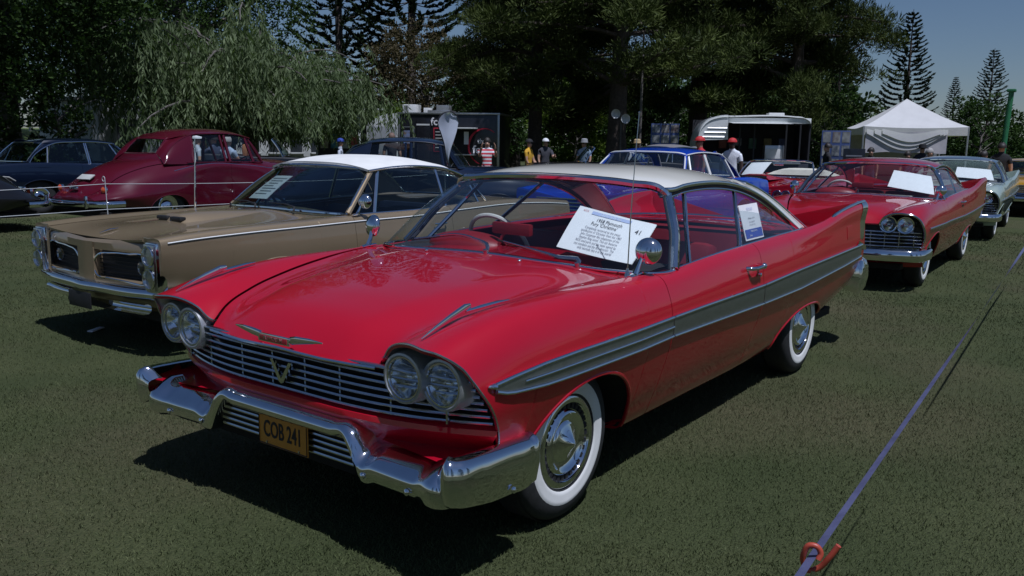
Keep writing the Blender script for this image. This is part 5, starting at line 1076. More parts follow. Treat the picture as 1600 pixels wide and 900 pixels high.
# far wood that reads as one mass
rng = np.random.default_rng(77); cs = []; rs = []
for px in np.r_[np.linspace(560, 1640, 210), np.linspace(1650, 4200, 150)]:
    D = rng.uniform(72, 92); q = at(px+rng.normal(0, 6), D); h = (2.5+3.8*abs(sin(px*.013+1))+rng.uniform(0, 1.5)); h *= .45 if px > 1340 else (.6 if px < 720 else 1.25)
    for z in np.arange(.4, h, 1.1): cs.append((q[0]+rng.normal(0, .8), q[1]+rng.normal(0, .8), z)); rs.append(rng.uniform(.8, 1.5))
V, F = clumps(np.array(cs), np.array(rs), 34, .6, .32, rng, .2, .8); tag(link(bpy.data.objects.new('woodland', fast_mesh('woodland', V, F, M_LEAFD))), 'far dark wood behind the show ground', 'woodland', kind='stuff')
# trees the chrome reflects, behind the photographer
for k, (x, y, T, sc) in enumerate(((16, 27, N1, .9), (30, 17, N2, 1.0), (34, 3, N1, .95), (5, 36, N3, .9), (-12, 38, N2, .95))):
    tree_obj('norfolk_pine', ['conifer behind the photographer, nearest the sun, mirrored in the chrome', 'conifer behind the photographer, second from the right in the chrome', 'conifer behind the photographer, straight ahead of the red coupe', 'conifer behind the photographer to the right of the coupe', 'conifer far right behind the photographer'][k], (x, y), *T, k*1.1, sc, 'conifers behind the photographer')

# ---------------------------------------------------------------- bank, rail fence, pale building at left
bp_ = []
for D, z in ((37, -.02), (40, 1.0), (44, 1.75), (52, 2.0), (70, 2.0)): bp_.append([(*at(px, D), z*(1 if px < 150 else max(0, 1-(px-150)/80))) for px in np.linspace(-260, 240, 20)])
tag(G().grid(np.array(bp_)).obj('grass_bank', mat('bank_grass', (.11, .15, .03), .9, var=.4, scale=1.5, bump=.4)), kind='structure')
M_PALEW = mat('weathered_white_render', (.50, .51, .49), .85, var=.14, scale=1.2, bump=.2, bscale=14, detail=8); M_DARKW = mat('dark_timber', (.05, .045, .04), .8, var=.3)
fe = empty('rail_fence', (*at(80, 46), 1.75)); tag(fe, 'long pale rail fence on the bank at far left', 'fence')
a_, b_ = at(-200, 46)-at(80, 46), at(175, 46)-at(80, 46)
for z in (.62, .30): G().tube([(a_[0], a_[1], z), (b_[0], b_[1], z)], .045, 6).obj('rail', M_PALEW, fe)
for t in np.linspace(0, 1, 9): q = a_*(1-t)+b_*t; G().rbox((q[0], q[1], .33), (.10, .10, .76), .01).obj('post', M_PALEW, fe)
def place_building(name, label, px0, px1, D0, D1, h, depth, mt, cat='building'):
    p0, p1 = at(px0, D0), at(px1, D1); d = p1-p0; L = np.linalg.norm(d); e = empty(name, (*p0, 0), atan2(d[1], d[0])); tag(e, label, cat); return e, L
# local frame: x runs along the front from photo left to right, -y is towards ... the camera lies on the +/- y side given by the frame
bl, L = place_building('pale_building', 'pale rendered building behind the weeping tree', 152, 500, 30, 35, 3.1, 5, M_PALEW)
def yside(e, p): # sign of local y towards the camera
    v = np.array([CAM[0]-p[0], CAM[1]-p[1]]); a = e.rotation_euler[2]; return 1 if (-sin(a)*v[0]+cos(a)*v[1]) > 0 else -1
S_ = yside(bl, at(152, 30))
def lb(e, nm, x0, x1, y0, y1, z0, z1, mt, b=.0, S=1, par=None):
    y0, y1 = sorted((y0*S, y1*S)); g = G()
    if b > 0: g.rbox(((x0+x1)/2, (y0+y1)/2, (z0+z1)/2), (x1-x0, y1-y0, z1-z0), b)
    else: g.box(x0, x1, y0, y1, z0, z1)
    return g.obj(nm, mt, par or e)
lb(bl, 'wall', 0, 2.0, -4, 0, 0, 2.72, M_PALEW, .02, S_); lb(bl, 'wall', 2.0, L, -4, -.3, 0, 2.62, M_PALEW, .02, S_)
w_ = lb(bl, 'doorway', .55, 1.25, -.02, .03, 0, 2.15, mat('dim_doorway', (.10, .11, .12), .7, var=.2), 0, S_); lb(bl, 'door_frame', .48, .55, -.02, .06, 0, 2.2, M_PALEW, .0, S_)
for k in range(7):
    x = 2.6+k*1.0
    wd = lb(bl, 'window', x, x+.55, -.31, -.26, 1.1, 2.1, mat('dark_pane', (.03, .035, .04), .15, coat=1), 0, S_); lb(bl, 'window_sill', x-.05, x+.6, -.3, -.18, 1.04, 1.10, M_PALEW, .01, S_)
for x in np.arange(2.2, L, .5): lb(bl, 'board_batten', x, x+.05, -.30, -.27, .1, 2.60, M_PALEW, .0, S_)
lb(bl, 'roof', -.2, L+.2, -4.3, -.1, 2.73, 2.83, mat('grey_roof_sheet', (.22, .22, .22), .6, var=.2), .02, S_)
# market stall with white fascia
ms, L = place_building('market_stall', 'stall with white fascia and dark inside, right of the weeping tree', 488, 572, 30, 30, 2.6, 2, M_PALEW, 'stall'); S_ = yside(ms, at(488, 30))
lb(ms, 'fascia', 0, L*.86, -.05, .05, 2.25, 2.62, mat('white_canvas', (.70, .70, .70), .7, var=.05, bump=.1), .01, S_); lb(ms, 'awning', -.05, L+.6, -2.0, .3, 2.60, 2.66, M_PALEW, .01, S_)
for x in (.04, L*.82): lb(ms, 'post', x, x+.07, -.05, .03, 0, 2.3, M_PALEW, .005, S_)
lb(ms, 'back_wall', 0, L, -2.0, -1.9, 0, 2.5, M_DARKW, 0, S_); lb(ms, 'counter', .1, L*.8, -.5, -.1, .0, 1.0, mat('teal_cloth', (.10, .16, .18), .8, var=.1), .02, S_)
for k, cc in enumerate(((.5, .45, .3), (.1, .3, .4), (.6, .6, .55), (.4, .1, .08))): lb(ms, 'poster', .15+k*.36, .42+k*.36, -1.9, -1.88, 1.3, 1.8, mat('poster_%d' % k, cc, .6, var=.3, scale=7), 0, S_)

# ---------------------------------------------------------------- black food trailer
ft, L = place_building('food_trailer', 'black food trailer with silver roof edge and white lettering', 570, 776, 34.5, 33, 2.6, 2.2, M_BLACK, 'trailer'); S_ = yside(ft, at(570, 34))
M_TRB = mat('black_panel', (.012, .012, .016), .35, var=.2, coat=.4); M_ALU = mat('brushed_aluminium', (.55, .55, .55), .35, .9, var=.1); M_TRW = mat('trailer_white', (.66, .66, .64), .5, var=.06)
xm = L*.25
lb(ft, 'body', xm, L, -2.2, 0, .55, 2.62, M_TRB, .03, S_)
fn = G(); prof = [(0, .55), (0, 2.28), (xm*.55, 2.62), (xm, 2.66), (xm, .55)]; fn.prism([(x, 0*S_, z) for x, z in prof], (0, -2.2*S_, 0)); fn.obj('nose_section', M_TRW, ft)
for (x0, x1, z0, z1) in ((.08, xm-.1, .75, 2.15),): lb(ft, 'nose_panel', x0, x1, .0, .02, z0, z1, mat('ribbed_grey', (.36, .37, .38), .5, .3, var=.15, scale=3), .005, S_)
lb(ft, 'roof_rail', xm-.05, L+.05, -2.25, .04, 2.62, 2.69, M_ALU, .01, S_); lb(ft, 'corner_trim', L-.06, L+.03, -.05, .035, .55, 2.62, M_ALU, .008, S_); lb(ft, 'corner_trim', xm-.03, xm+.04, -.05, .03, .55, 2.62, M_ALU, .008, S_)
ac = lb(ft, 'air_conditioner', xm-.05, xm+.5, -1.3, -.6, 2.69, 3.02, M_TRW, .02, S_)
for k in range(5): lb(ft, 'vent_slat', xm, xm+.2, -.61, -.585, 2.73+k*.055, 2.76+k*.055, M_ALU, 0, S_, ac)
lb(ft, 'roof_vent', xm+1.0, xm+1.9, -1.5, -.5, 2.69, 2.80, M_ALU, .02, S_); lb(ft, 'flue_box', xm+1.3, xm+1.8, -1.2, -.7, 2.80, 3.0, M_SILVER, .02, S_); lb(ft, 'roof_hatch', xm+.75, xm+1.0, -1.2, -.8, 2.69, 2.9, M_TRW, .02, S_)
po = lb(ft, 'poster_frame', xm+.10, xm+.62, .0, .03, 1.35, 2.15, M_ALU, .006, S_); lb(ft, 'poster', xm+.13, xm+.59, .03, .036, 1.38, 2.12, M_TRB, 0, S_, po); lb(ft, 'poster_picture', xm+.2, xm+.45, .037, .041, 1.5, 2.0, mat('pizza_print', (.42, .30, .18), .5, var=.6, scale=6, sub=(.20, .35, .7)), 0, S_, po)
dr = lb(ft, 'door', xm+.72, xm+1.25, .0, .03, .65, 2.45, M_TRB, .005, S_); lb(ft, 'door_trim_strip', xm+.72, xm+1.25, .03, .04, 2.2, 2.26, M_TRW, 0, S_, dr)
mb = lb(ft, 'menu_board', xm+1.4, xm+2.0, .0, .03, 1.2, 2.12, mat('menu_red', (.42, .03, .05), .5, var=.1), .005, S_); lb(ft, 'menu_face', xm+1.44, xm+1.96, .03, .036, 1.24, 2.08, M_TRB, 0, S_, mb)
for k in range(6): lb(ft, 'menu_line', xm+1.48, xm+1.48+.2+.06*(k % 3), .037, .04, 1.95-k*.12, 1.975-k*.12, M_TRW, 0, S_, mb)
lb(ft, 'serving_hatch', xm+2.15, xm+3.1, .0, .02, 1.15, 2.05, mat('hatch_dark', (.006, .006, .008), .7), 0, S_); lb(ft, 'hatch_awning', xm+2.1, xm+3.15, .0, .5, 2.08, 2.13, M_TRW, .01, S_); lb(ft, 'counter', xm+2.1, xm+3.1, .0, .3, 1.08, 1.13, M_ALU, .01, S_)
lb(ft, 'receipt_strip', xm+2.62, xm+2.80, .03, .05, 1.5, 1.98, M_PAPER, 0, S_)
r_ax = (1, 0, 0) if S_ < 0 else (-1, 0, 0)
def on_face(e, x, z, y): return frame_from((x, y*S_, z), (1, 0, 0), (0, 0, 1)) if S_ < 0 else frame_from((x, y*S_, z), (-1, 0, 0), (0, 0, 1))
# the front is seen with local x to the right
def face_m(x, z, y): return Matrix(((1, 0, 0, x), (0, 0, S_, y*S_), (0, 1, 0, z), (0, 0, 0, 1)))
text_mesh('lettering', 'foc', .40, face_m(xm+1.30, 2.34, .035), M_PAPER, ft, 'LEFT', 0, bold=.008)
text_mesh('lettering', 'that', .26, face_m(L-.62, 1.62, .035), M_PAPER, ft, 'CENTER', 0, bold=.006); text_mesh('lettering', 'food', .42, face_m(L-.62, 1.30, .035), M_PAPER, ft, 'CENTER', 0, bold=.008)
a = np.linspace(.9, 4.4, 30); G().tube([(L-.55+.62*cos(t), .03*S_, 1.42+.68*sin(t)) for t in a], np.r_[np.linspace(.01, .05, 15), np.linspace(.05, .02, 15)], 6, flat=((0, 1, 0), .3)).obj('logo_arc', mat('logo_red', (.55, .02, .05), .5), ft)
for x in (L*.5, L*.68): G().lathe([(.12, -.1), (.30, -.1), (.33, -.06), (.33, .06), (.30, .1), (.12, .1)], (x, -.15*S_, .33), (0, 1, 0), 20).obj('wheel', M_RUBBER, ft)
lb(ft, 'skirt', xm, L, -2.1, -.05, .35, .55, M_BLACK, 0, S_)
# ---------------------------------------------------------------- teardrop flag
ff = empty('teardrop_flag', (*at(697, 14.5), 0), facing(695)+.25); tag(ff, 'white teardrop flag standing before the food trailer', 'flag')
out = np.array([(0, .15), (.08, .8), (.20, 1.3), (.30, 1.75), (.33, 2.05), (.26, 2.30), (.08, 2.42), (-.12, 2.38), (-.30, 2.15), (-.33, 1.9), (-.24, 1.5), (-.12, .95), (-.05, .35)])
lf = curve([(0, x, z) for x, z in out[:7]], 22); rg = curve([(0, x, z) for x, z in np.vstack([[(0, .15)], out[:5:-1]])], 22); u = np.linspace(0, 1, 9)[:, None, None]
P = lf[None]*(1-u)+rg[None]*u; P[..., 1] *= .52; P[..., 2] = 1.22+(P[..., 2]-.15)*.365; P[..., 0] += .035*np.sin(P[..., 2]*5+u[..., 0]*4); G().grid(P).obj('flag_cloth', mat('flag_white', (.50, .53, .62), .7, var=.05, trans=.2), ff)
G().tube(curve([(0, 0, 0), (0, 0, .6), (0, 0, 1.22), *[(0, x*.54, 1.22+(z-.15)*.37) for x, z in out[:5:-1]], (0, .14, 2.01), (0, .175, 1.92)], 60), .009, 6).obj('flag_pole', M_BLACK, ff)
# ---------------------------------------------------------------- white caravan
cv, L = place_building('caravan', 'white round-topped catering caravan with raised hatch', 1086, 1262, 28.4, 29.0, 2.5, 2.2, M_TRW, 'caravan'); S_ = yside(cv, at(1086, 28.4))
M_CVW = mat('caravan_white', (.72, .73, .70), .4, var=.05, coat=.3)
def cprof(y): return 0
rows = []
prof = [(.0, 1.75), (.03, 1.95), (.14, 2.22), (.34, 2.42), (.62, 2.52), (1.2, 2.55), (L-.5, 2.55), (L-.22, 2.52), (L-.06, 2.42), (L, 2.25)]
pc = curve([(x, 0, z) for x, z in prof], 40)
for y in np.linspace(.10, -2.2, 9): rows.append(pc*[1, 0, 1]+[0, y*S_, -.06*(abs((y+1.05)/1.15))**6])
G().grid(np.array(rows)).obj('roof', M_CVW, cv)
nose = curve([(.0, 0, 1.75), (-.02, 0, 1.4), (.02, 0, .9), (.15, 0, .5)], 14); G().grid(np.array([nose+[0, y*S_, 0] for y in (.06, -1, -2.2)])).obj('nose_panel', M_CVW, cv)
ndl = np.array([(x, z) for x, _, z in pc if x < .95]); fc = G(); V = [(x, .07*S_, z) for x, z in ndl]+[(.95, .07*S_, 1.78), (.0, .07*S_, 1.75)]; fc.add(V, [tuple(range(len(V)))]); fc.obj('side_panel', M_CVW, cv)
for k in range(3): G().tube([(.10+.1*k, .085*S_, 1.86+.14*k), (.9, .085*S_, 1.86+.14*k)], .010, 5).obj('panel_rib', M_ALU, cv)
lb(cv, 'side_wall', .02, L-.02, -.06, .03, .45, 1.05, mat('caravan_lower', (.03, .03, .035), .5, var=.2), .02, S_); lb(cv, 'upper_strip', .9, L-.02, -.05, .05, 2.30, 2.47, M_CVW, .01, S_)
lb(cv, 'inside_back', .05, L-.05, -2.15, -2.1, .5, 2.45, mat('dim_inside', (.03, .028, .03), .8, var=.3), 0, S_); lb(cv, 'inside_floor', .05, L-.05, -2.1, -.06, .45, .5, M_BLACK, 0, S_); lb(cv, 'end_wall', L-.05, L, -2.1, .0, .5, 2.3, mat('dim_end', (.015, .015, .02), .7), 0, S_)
G().grid(np.array([[(.95, .06*S_, 2.33), (L-.75, .06*S_, 2.33)], [(.95, .95*S_, 2.27), (L-.75, .95*S_, 2.27)]])).obj('raised_hatch', M_CVW, cv)
for x in (1.3, 1.75, L-.78, L-.35): lb(cv, 'hatch_post', x, x+.05, -.03, .04, 1.05, 2.31, M_BLACK, 0, S_)
ch = lb(cv, 'coffee_machine', 2.15, 2.75, -.5, -.1, 1.10, 1.62, M_ALU, .03, S_); lb(cv, 'machine_panel', 2.2, 2.7, -.1, -.085, 1.2, 1.5, M_TRW, .01, S_, ch)
lb(cv, 'counter', .9, L-.3, -.4, .22, 1.03, 1.09, M_ALU, .01, S_); lb(cv, 'roof_vent', L*.66, L*.66+.5, -1.2, -.7, 2.54, 2.66, M_TRW, .03, S_)
for k in range(5): lb(cv, 'shelf_goods', .95+k*.5, 1.2+k*.5, -2.08, -1.95, 1.5+.1*(k % 2), 1.85, mat('goods_%d' % k, [(.3, .1, .06), (.4, .4, .36), (.1, .2, .12), (.3, .25, .1), (.12, .14, .25)][k], .6, var=.3), .01, S_)
G().lathe([(.12, -.1), (.30, -.1), (.33, -.06), (.33, .06), (.30, .1), (.12, .1)], (L*.5, -.2*S_, .33), (0, 1, 0), 20).obj('wheel', M_RUBBER, cv)
# ---------------------------------------------------------------- marquee
tc_ = at(1407, 30.5); tent = empty('marquee', (*tc_, 0), facing(1407)+.22); tag(tent, 'white peaked marquee with draped banner on its front', 'tent')
M_CANV = mat('white_marquee_canvas', (.62, .61, .60), .75, var=.05, scale=3, bump=.15, bscale=6, trans=.15); hw = 1.5; ze, zp = 2.24, 3.14
rp = G(); n = 9
for k in range(4):
    c0 = np.array([hw*(1 if k in (0, 3) else -1), hw*(1 if k in (0, 1) else -1), ze]); k2 = (k+1) % 4; c1 = np.array([hw*(1 if k2 in (0, 3) else -1), hw*(1 if k2 in (0, 1) else -1), ze]); e_ = np.linspace(0, 1, n)[:, None]; base = c0*(1-e_)+c1*e_; P = []
    for h in np.linspace(0, 1, n): q = base*(1-h)+np.array([0, 0, zp])*h; q = q.copy(); q[:, 2] = ze+(zp-ze)*(h**1.18)-.05*np.sin(e_[:, 0]*pi)*(1-h); P.append(q)
    rp = G().grid(np.array(P)); rp.obj('roof_panel', M_CANV, tent)
    v = np.array([base+[0, 0, -.05*0], base+[0, 0, -.26]]); v[0, :, 2] -= .05*np.sin(e_[:, 0]*pi); G().grid(v).obj('valance', M_CANV, tent)
    G().tube([(c0[0]*.985, c0[1]*.985, 0), (c0[0]*.985, c0[1]*.985, ze)], .03, 8).obj('tent_leg', M_ALU, tent)
sw = []
for j in range(3):
    y0, y1 = (-1.4+j*.22, .9-j*.1); t = np.linspace(0, 1, 16); yy = y0+(y1-y0)*t; dz = -.50*np.sin(t*pi)**1.2*(1-.25*j); G().grid(np.array([np.stack([np.full(16, hw+.03+.02*j), yy, 2.16+dz*.55], -1), np.stack([np.full(16, hw+.06+.02*j), yy, 2.02+dz], -1)])).obj('draped_banner', M_CANV, tent)
G().grid(np.array([[(hw+.02, y, z+.02*sin(y*6)) for y in np.linspace(-1.42, .9, 12)] for z in (1.45, 1.62, 1.85, 2.08)])).obj('front_banner', mat('printed_banner', (.50, .50, .52), .7, var=.25, scale=2.5, sub=(.60, .56, .56)), tent)
G().grid(np.array([[(-hw, y, z) for y in np.linspace(-hw, hw, 6)] for z in (.05, 1.1, ze)])).obj('back_wall', mat('grey_wall_cloth', (.22, .22, .24), .8, var=.1), tent)
G().rbox((.9, -.2, .75), (.7, 2.2, .05), .01).obj('table', M_DARKW, tent)
# ---------------------------------------------------------------- boards, poles, speakers
def photo_board(px, D, label, w=.95, h=1.0, z0=1.0, seed=1, dark=False):
    e = empty('poster_board', (*at(px, D), 0), facing(px)); tag(e, label, 'sign', 'poster boards'); r = random.Random(seed)
    G().rbox((0, 0, z0+h/2), (.04, w, h), .01).obj('panel', M_TRB if dark else mat('board_blue', (.06, .09, .22), .6, var=.1), e)
    for y in (-w/2+.05, w/2-.05): G().box(-.03, 0, y-.02, y+.02, 0, z0+h).obj('leg', M_BLACK, e)
    for i in range(3):
        for j in range(3 if not dark else 1):
            c = [(.26, .08, .07), (.10, .15, .27), (.5, .48, .44), (.30, .25, .14), (.08, .09, .08), (.34, .37, .42)][r.randrange(6)]
            if dark: G().box(.021, .024, -w/2+.08, w/2-.08, z0+.1+i*h/3, z0+.1+i*h/3+.04).obj('chalk_line', M_GREYINK, e)
            else: G().box(.021, .026, -w/2+.04+j*w/3, -w/2+.04+j*w/3+w/3-.06, z0+.05+i*h/3, z0+h/3-.04+i*h/3).obj('poster', mat('poster_c%d' % int(c[0]*100+c[1]*10), c, .4, var=.75, scale=5, sub=(.42, .42, .40)), e)
photo_board(1035, 30, 'poster board with car pictures left of the white caravan', .95, 1.05, 1.25, 4); photo_board(1302, 29, 'poster board between caravan and marquee', .85, 1.25, .85, 9); photo_board(1332, 28, 'dark chalk board at the left leg of the marquee', .62, 1.0, .55, 3, True)
lp = empty('lamp_post', (*at(996, 31), 0)); tag(lp, 'thin dark pole right of the pine with loudspeakers', 'pole'); G().tube([(0, 0, 0), (0, 0, 2.5), (.05, .03, 5.4)], [.06, .05, .035], 10).obj('pole', M_BARK_G, lp); G().lathe([(.12, 0), (.12, .1), (.06, .25), (.001, .27)], (0, 0, 0), (0, 0, 1), 12).obj('base', M_BLACK, lp)
sp_ = empty('loudspeaker', (*at(966, 31.5), 2.35), facing(966)); tag(sp_, 'pair of pale horn loudspeakers beside a pine trunk', 'loudspeaker')
for y, z in ((.12, .15), (-.16, .32)): G().lathe([(.04, -.25), (.06, -.1), (.10, .0), (.16, .12), (.17, .13), (.14, .11), (.08, -.02), (.001, -.04)], (0, y, z), (1, .3*np.sign(y), -.1), 18).obj('horn', M_TRW, sp_)
G().tube([(0, 0, -2.35), (0, 0, .4)], .03, 6).obj('bracket_pole', M_BARK_G, sp_)
gp = empty('green_post', (*at(1562, 33), 0)); tag(gp, 'tall green post near the right edge', 'post'); G().tube([(0, 0, 0), (.03, .05, 1.8), (.0, .1, 3.45)], [.09, .085, .08], 10).obj('post', mat('green_paint', (.03, .16, .06), .5, var=.15), gp); G().rbox((0, .1, 3.5), (.26, .26, .10), .03).obj('post_cap', mat('green_paint', (.03, .16, .06)), gp)
# ---------------------------------------------------------------- rope barrier at left and tape at right
M_ROPE = mat('white_rope', (.45, .46, .46), .8, var=.1)
def stake(x, y, h, label, m=M_ROPE):
    o = G().tube([(x, y, 0), (x, y, h*.6), (x+.01, y, h)], [.007, .006, .005], 8); a = np.linspace(0, 5.5, 16); o.tube([(x+.01, y+.03*cos(t)-.03, h+.03*sin(t)) for t in a], .005, 6)
    return tag(o.obj('barrier_stake', m), label, 'stake')
stake(-2.6, -7.5, 1.06, 'thin barrier stake between the gold convertible and the maroon saloon'); stake(3.0, -7.3, 1.0, 'barrier stake outside the left edge of the photo'); stake(-9.0, -7.6, 1.0, 'barrier stake hidden behind the gold convertible')
for z, sag, lab in ((1.0, .05, 'upper white rope of the barrier before the maroon saloon'), (.69, .02, 'lower white rope of the barrier before the maroon saloon')):
    pts = []
    for (x0, y0), (x1, y1) in (((3.0, -7.3), (-2.6, -7.5)), ((-2.6, -7.5), (-9.0, -7.6))): t = np.linspace(0, 1, 14); pts += [(x0+(x1-x0)*q, y0+(y1-y0)*q, z-sag*4*q*(1-q)) for q in t[:-1]]
    tag(G().tube(pts, .005, 6).obj('barrier_rope', M_ROPE), lab, 'rope', 'white ropes of the barrier')
M_TAPE = mat('pale_blue_tape', (.085, .09, .17), .5, var=.25, scale=20); A_, B_, C_ = np.array([1.575, 2.334, .925]), np.array([-6.5, 1.93, .90]), np.array([-14.0, 1.6, .90]); P0 = np.array([6.0, 2.55, .9])
tp = []
for a0, b0 in ((P0, A_), (A_, B_), (B_, C_)):
    for q in np.linspace(0, 1, 70)[:-1]: tp.append(a0*(1-q)+b0*q-[0, 0, .012*4*q*(1-q)])
tp = np.array(tp); tw = .35+.75*np.sin(np.arange(len(tp))*.085)+.3*np.sin(np.arange(len(tp))*.21); n_ = np.stack([0*tw, np.cos(tw), np.sin(tw)], -1)
tag(G().grid(np.array([tp-n_*.0075, tp, tp+n_*.0075])).obj('barrier_tape', M_TAPE), 'pale blue barrier tape running along the right side of the lawn', 'tape')
M_ORNG = mat('orange_insulator', (.42, .065, .035), .45, var=.08, coat=.2)
def pigtail(x, y, label):
    e = empty('pigtail_post', (x, y, 0)); tag(e, label, 'post', 'orange-topped barrier posts')
    R3 = np.array([rh[0], rh[1], 0]); F3 = np.array([-fh[0], -fh[1], 0]); Zu = np.array([0, 0, 1.])
    path = [(.034, .018, .012), (.022, -.005, .008), (.008, -.027, .0), (-.004, -.032, -.004), (-.013, -.018, -.004), (-.014, .0, 0), (-.008, .014, .004), (.002, .014, .008), (.008, .003, .010), (.004, -.006, .012)]
    G().tube(curve([R3*a+Zu*(.93+b)+F3*d for a, b, d in path], 60)*1.0, .0046, 10).obj('pigtail_loop', M_ORNG, e)
    G().tube([R3*.002+Zu*.90, Zu*.86, (0, 0, .4), (0, 0, 0)], .004, 8).obj('rod', M_CHROME_D, e); return e
pigtail(1.572, 2.334, 'orange pigtail barrier post holding the tape, bottom right'); pigtail(-6.5, 1.93, 'orange pigtail barrier post further along the tape, outside the picture')
# ================================================================= people
M_SKIN = mat('skin', (.42, .24, .16), .55, var=.08); M_SKIN2 = mat('skin_tanned', (.26, .14, .09), .55, var=.08); M_HAIRD = mat('dark_hair', (.02, .014, .010), .6, var=.3); M_HAIRG = mat('grey_hair', (.35, .33, .31), .7, var=.2)
CL = {}
def cloth(c):
    k = 'cloth_%d_%d_%d' % tuple(int(v*100) for v in c); return mat(k, c, .85, var=.12, scale=12, bump=.1, bscale=30)
def stripes(name, c1, c2, sc):
    m = bpy.data.materials.new(name); m.use_nodes = True; n = m.node_tree.nodes; L = m.node_tree.links; b = n['Principled BSDF']; b.inputs['Roughness'].default_value = .85
    tc = n.new('ShaderNodeTexCoord'); w_ = n.new('ShaderNodeTexWave'); w_.wave_type = 'BANDS'; w_.bands_direction = 'Z'; w_.inputs['Scale'].default_value = sc; L.new(tc.outputs['Object'], w_.inputs['Vector'])
    r = n.new('ShaderNodeValToRGB'); r.color_ramp.interpolation = 'CONSTANT'; r.color_ramp.elements[0].color = (*c1, 1); r.color_ramp.elements[1].position = .5; r.color_ramp.elements[1].color = (*c2, 1); L.new(w_.outputs['Fac'], r.inputs[0]); L.new(r.outputs[0], b.inputs['Base Color']); return m
def person(px, D, label, shirt, trousers=(.03, .035, .06), h=1.74, turn=0., skin=None, hat=None, hair=None, arms=((0, 0), (0, 0)), sleeves=False, shirt_mat=None, sit=False, pos=None):
    """one continuous skinned figure; arms = per side (raise, bend) in radians"""
    p = pos if pos is not None else at(px, D); rz = facing(px)+turn; k = h/1.74; skin = skin or M_SKIN
    J = {}; E_ = []
    def v(n_, co, r): J[n_] = (np.array(co, float)*k, r*k)
    v('pelvis', (0, 0, .95), .150); v('waist', (0, 0, 1.08), .138); v('chest', (.0, 0, 1.30), .158); v('upper', (-.01, 0, 1.42), .120); v('neck', (0, 0, 1.50), .056); v('jaw', (.022, 0, 1.565), .074); v('head', (.012, 0, 1.635), .092); v('crown', (0, 0, 1.70), .070); v('nose', (.105, 0, 1.60), .018)
    E_ += [('pelvis', 'waist'), ('waist', 'chest'), ('chest', 'upper'), ('upper', 'neck'), ('neck', 'jaw'), ('jaw', 'head'), ('head', 'crown'), ('head', 'nose')]
    cls = {'pelvis': 1, 'waist': 0, 'chest': 0, 'upper': 0, 'neck': 2, 'jaw': 2, 'head': 2, 'crown': 2, 'nose': 2}
    for sd, nm in ((1, 'L'), (-1, 'R')):
        ra, be = arms[0 if sd > 0 else 1]; sh = np.array([-.01, sd*.185, 1.40]); d1 = np.array([sin(ra), sd*.22*(1-min(1, ra/2)*.3), -cos(ra)]); d1 /= np.linalg.norm(d1); el = sh+d1*.29; d2 = np.array([sin(ra+be), -sd*.06-sd*.12*(be > 1), -cos(ra+be)]); d2 /= np.linalg.norm(d2); wr = el+d2*.25; hd = wr+d2*.085
        v('sh'+nm, sh, .074); v('el'+nm, el, .046); v('wr'+nm, wr, .029); v('hand'+nm, hd, .036); E_ += [('upper', 'sh'+nm), ('sh'+nm, 'el'+nm), ('el'+nm, 'wr'+nm), ('wr'+nm, 'hand'+nm)]
        cls.update({'sh'+nm: 0, 'el'+nm: 0 if sleeves else 2, 'wr'+nm: 2, 'hand'+nm: 2})
        side = np.cross(d2, [0, sd, .01]); side /= np.linalg.norm(side)+1e-9
        for q, (o, ln) in enumerate(((-.030, .070), (-.010, .082), (.010, .078), (.028, .062))):
            f1 = hd+side*o+d2*.035; f2 = f1+d2*ln*.6+np.array([0, -sd*.014, 0]); v('f%d%s' % (q, nm), f1, .010); v('g%d%s' % (q, nm), f2, .008); E_ += [('hand'+nm, 'f%d%s' % (q, nm)), ('f%d%s' % (q, nm), 'g%d%s' % (q, nm))]; cls.update({'f%d%s' % (q, nm): 2, 'g%d%s' % (q, nm): 2})
        th = wr+d2*.03+side*.045; v('th'+nm, th, .011); E_.append(('wr'+nm, 'th'+nm)); cls['th'+nm] = 2
        hx = .45 if sit else .03; v('hip'+nm, (0, sd*.095, .88), .098); v('knee'+nm, (hx if sit else .02, sd*.11, .50), .060); v('ank'+nm, (hx if sit else -.02, sd*.115, .10), .042); v('toe'+nm, (hx+.15 if sit else .14, sd*.13, .035), .036); E_ += [('pelvis', 'hip'+nm), ('hip'+nm, 'knee'+nm), ('knee'+nm, 'ank'+nm), ('ank'+nm, 'toe'+nm)]
        cls.update({'hip'+nm: 1, 'knee'+nm: 1, 'ank'+nm: 1, 'toe'+nm: 3})
    names = list(J); me = bpy.data.meshes.new('person'); me.from_pydata([J[n_][0] for n_ in names], [(names.index(a), names.index(b)) for a, b in E_], [])
    o = bpy.data.objects.new('person', me); COL.objects.link(o); sk = o.modifiers.new('skin', 'SKIN'); ss_ = o.modifiers.new('sub', 'SUBSURF'); ss_.levels = 1; ss_.render_levels = 1
    for i, n_ in enumerate(names):
        r = J[n_][1]; fx = (1.0, .78) if n_ in ('chest', 'upper', 'waist', 'pelvis') else (1, 1); me.skin_vertices[0].data[i].radius = (r*1.0, r*1.0); me.skin_vertices[0].data[i].use_root = (n_ == 'pelvis')
    dg = bpy.context.evaluated_depsgraph_get(); body = bpy.data.meshes.new_from_object(o.evaluated_get(dg)); bpy.data.objects.remove(o); body.name = 'person'
    co = np.zeros(len(body.vertices)*3); body.vertices.foreach_get('co', co); co = co.reshape(-1, 3); tors = (np.abs(co[:, 1]) < .24*k) & (co[:, 2] > .85*k) & (co[:, 2] < 1.45*k); co[tors, 0] *= .78; body.vertices.foreach_set('co', co.ravel())
    body.materials.clear()
    for m in (shirt_mat or cloth(shirt), cloth(trousers), skin, mat('shoe_leather', (.03, .025, .02), .5, var=.2)): body.materials.append(m)
    segs = [(J[a][0], J[b][0], a, b) for a, b in E_]
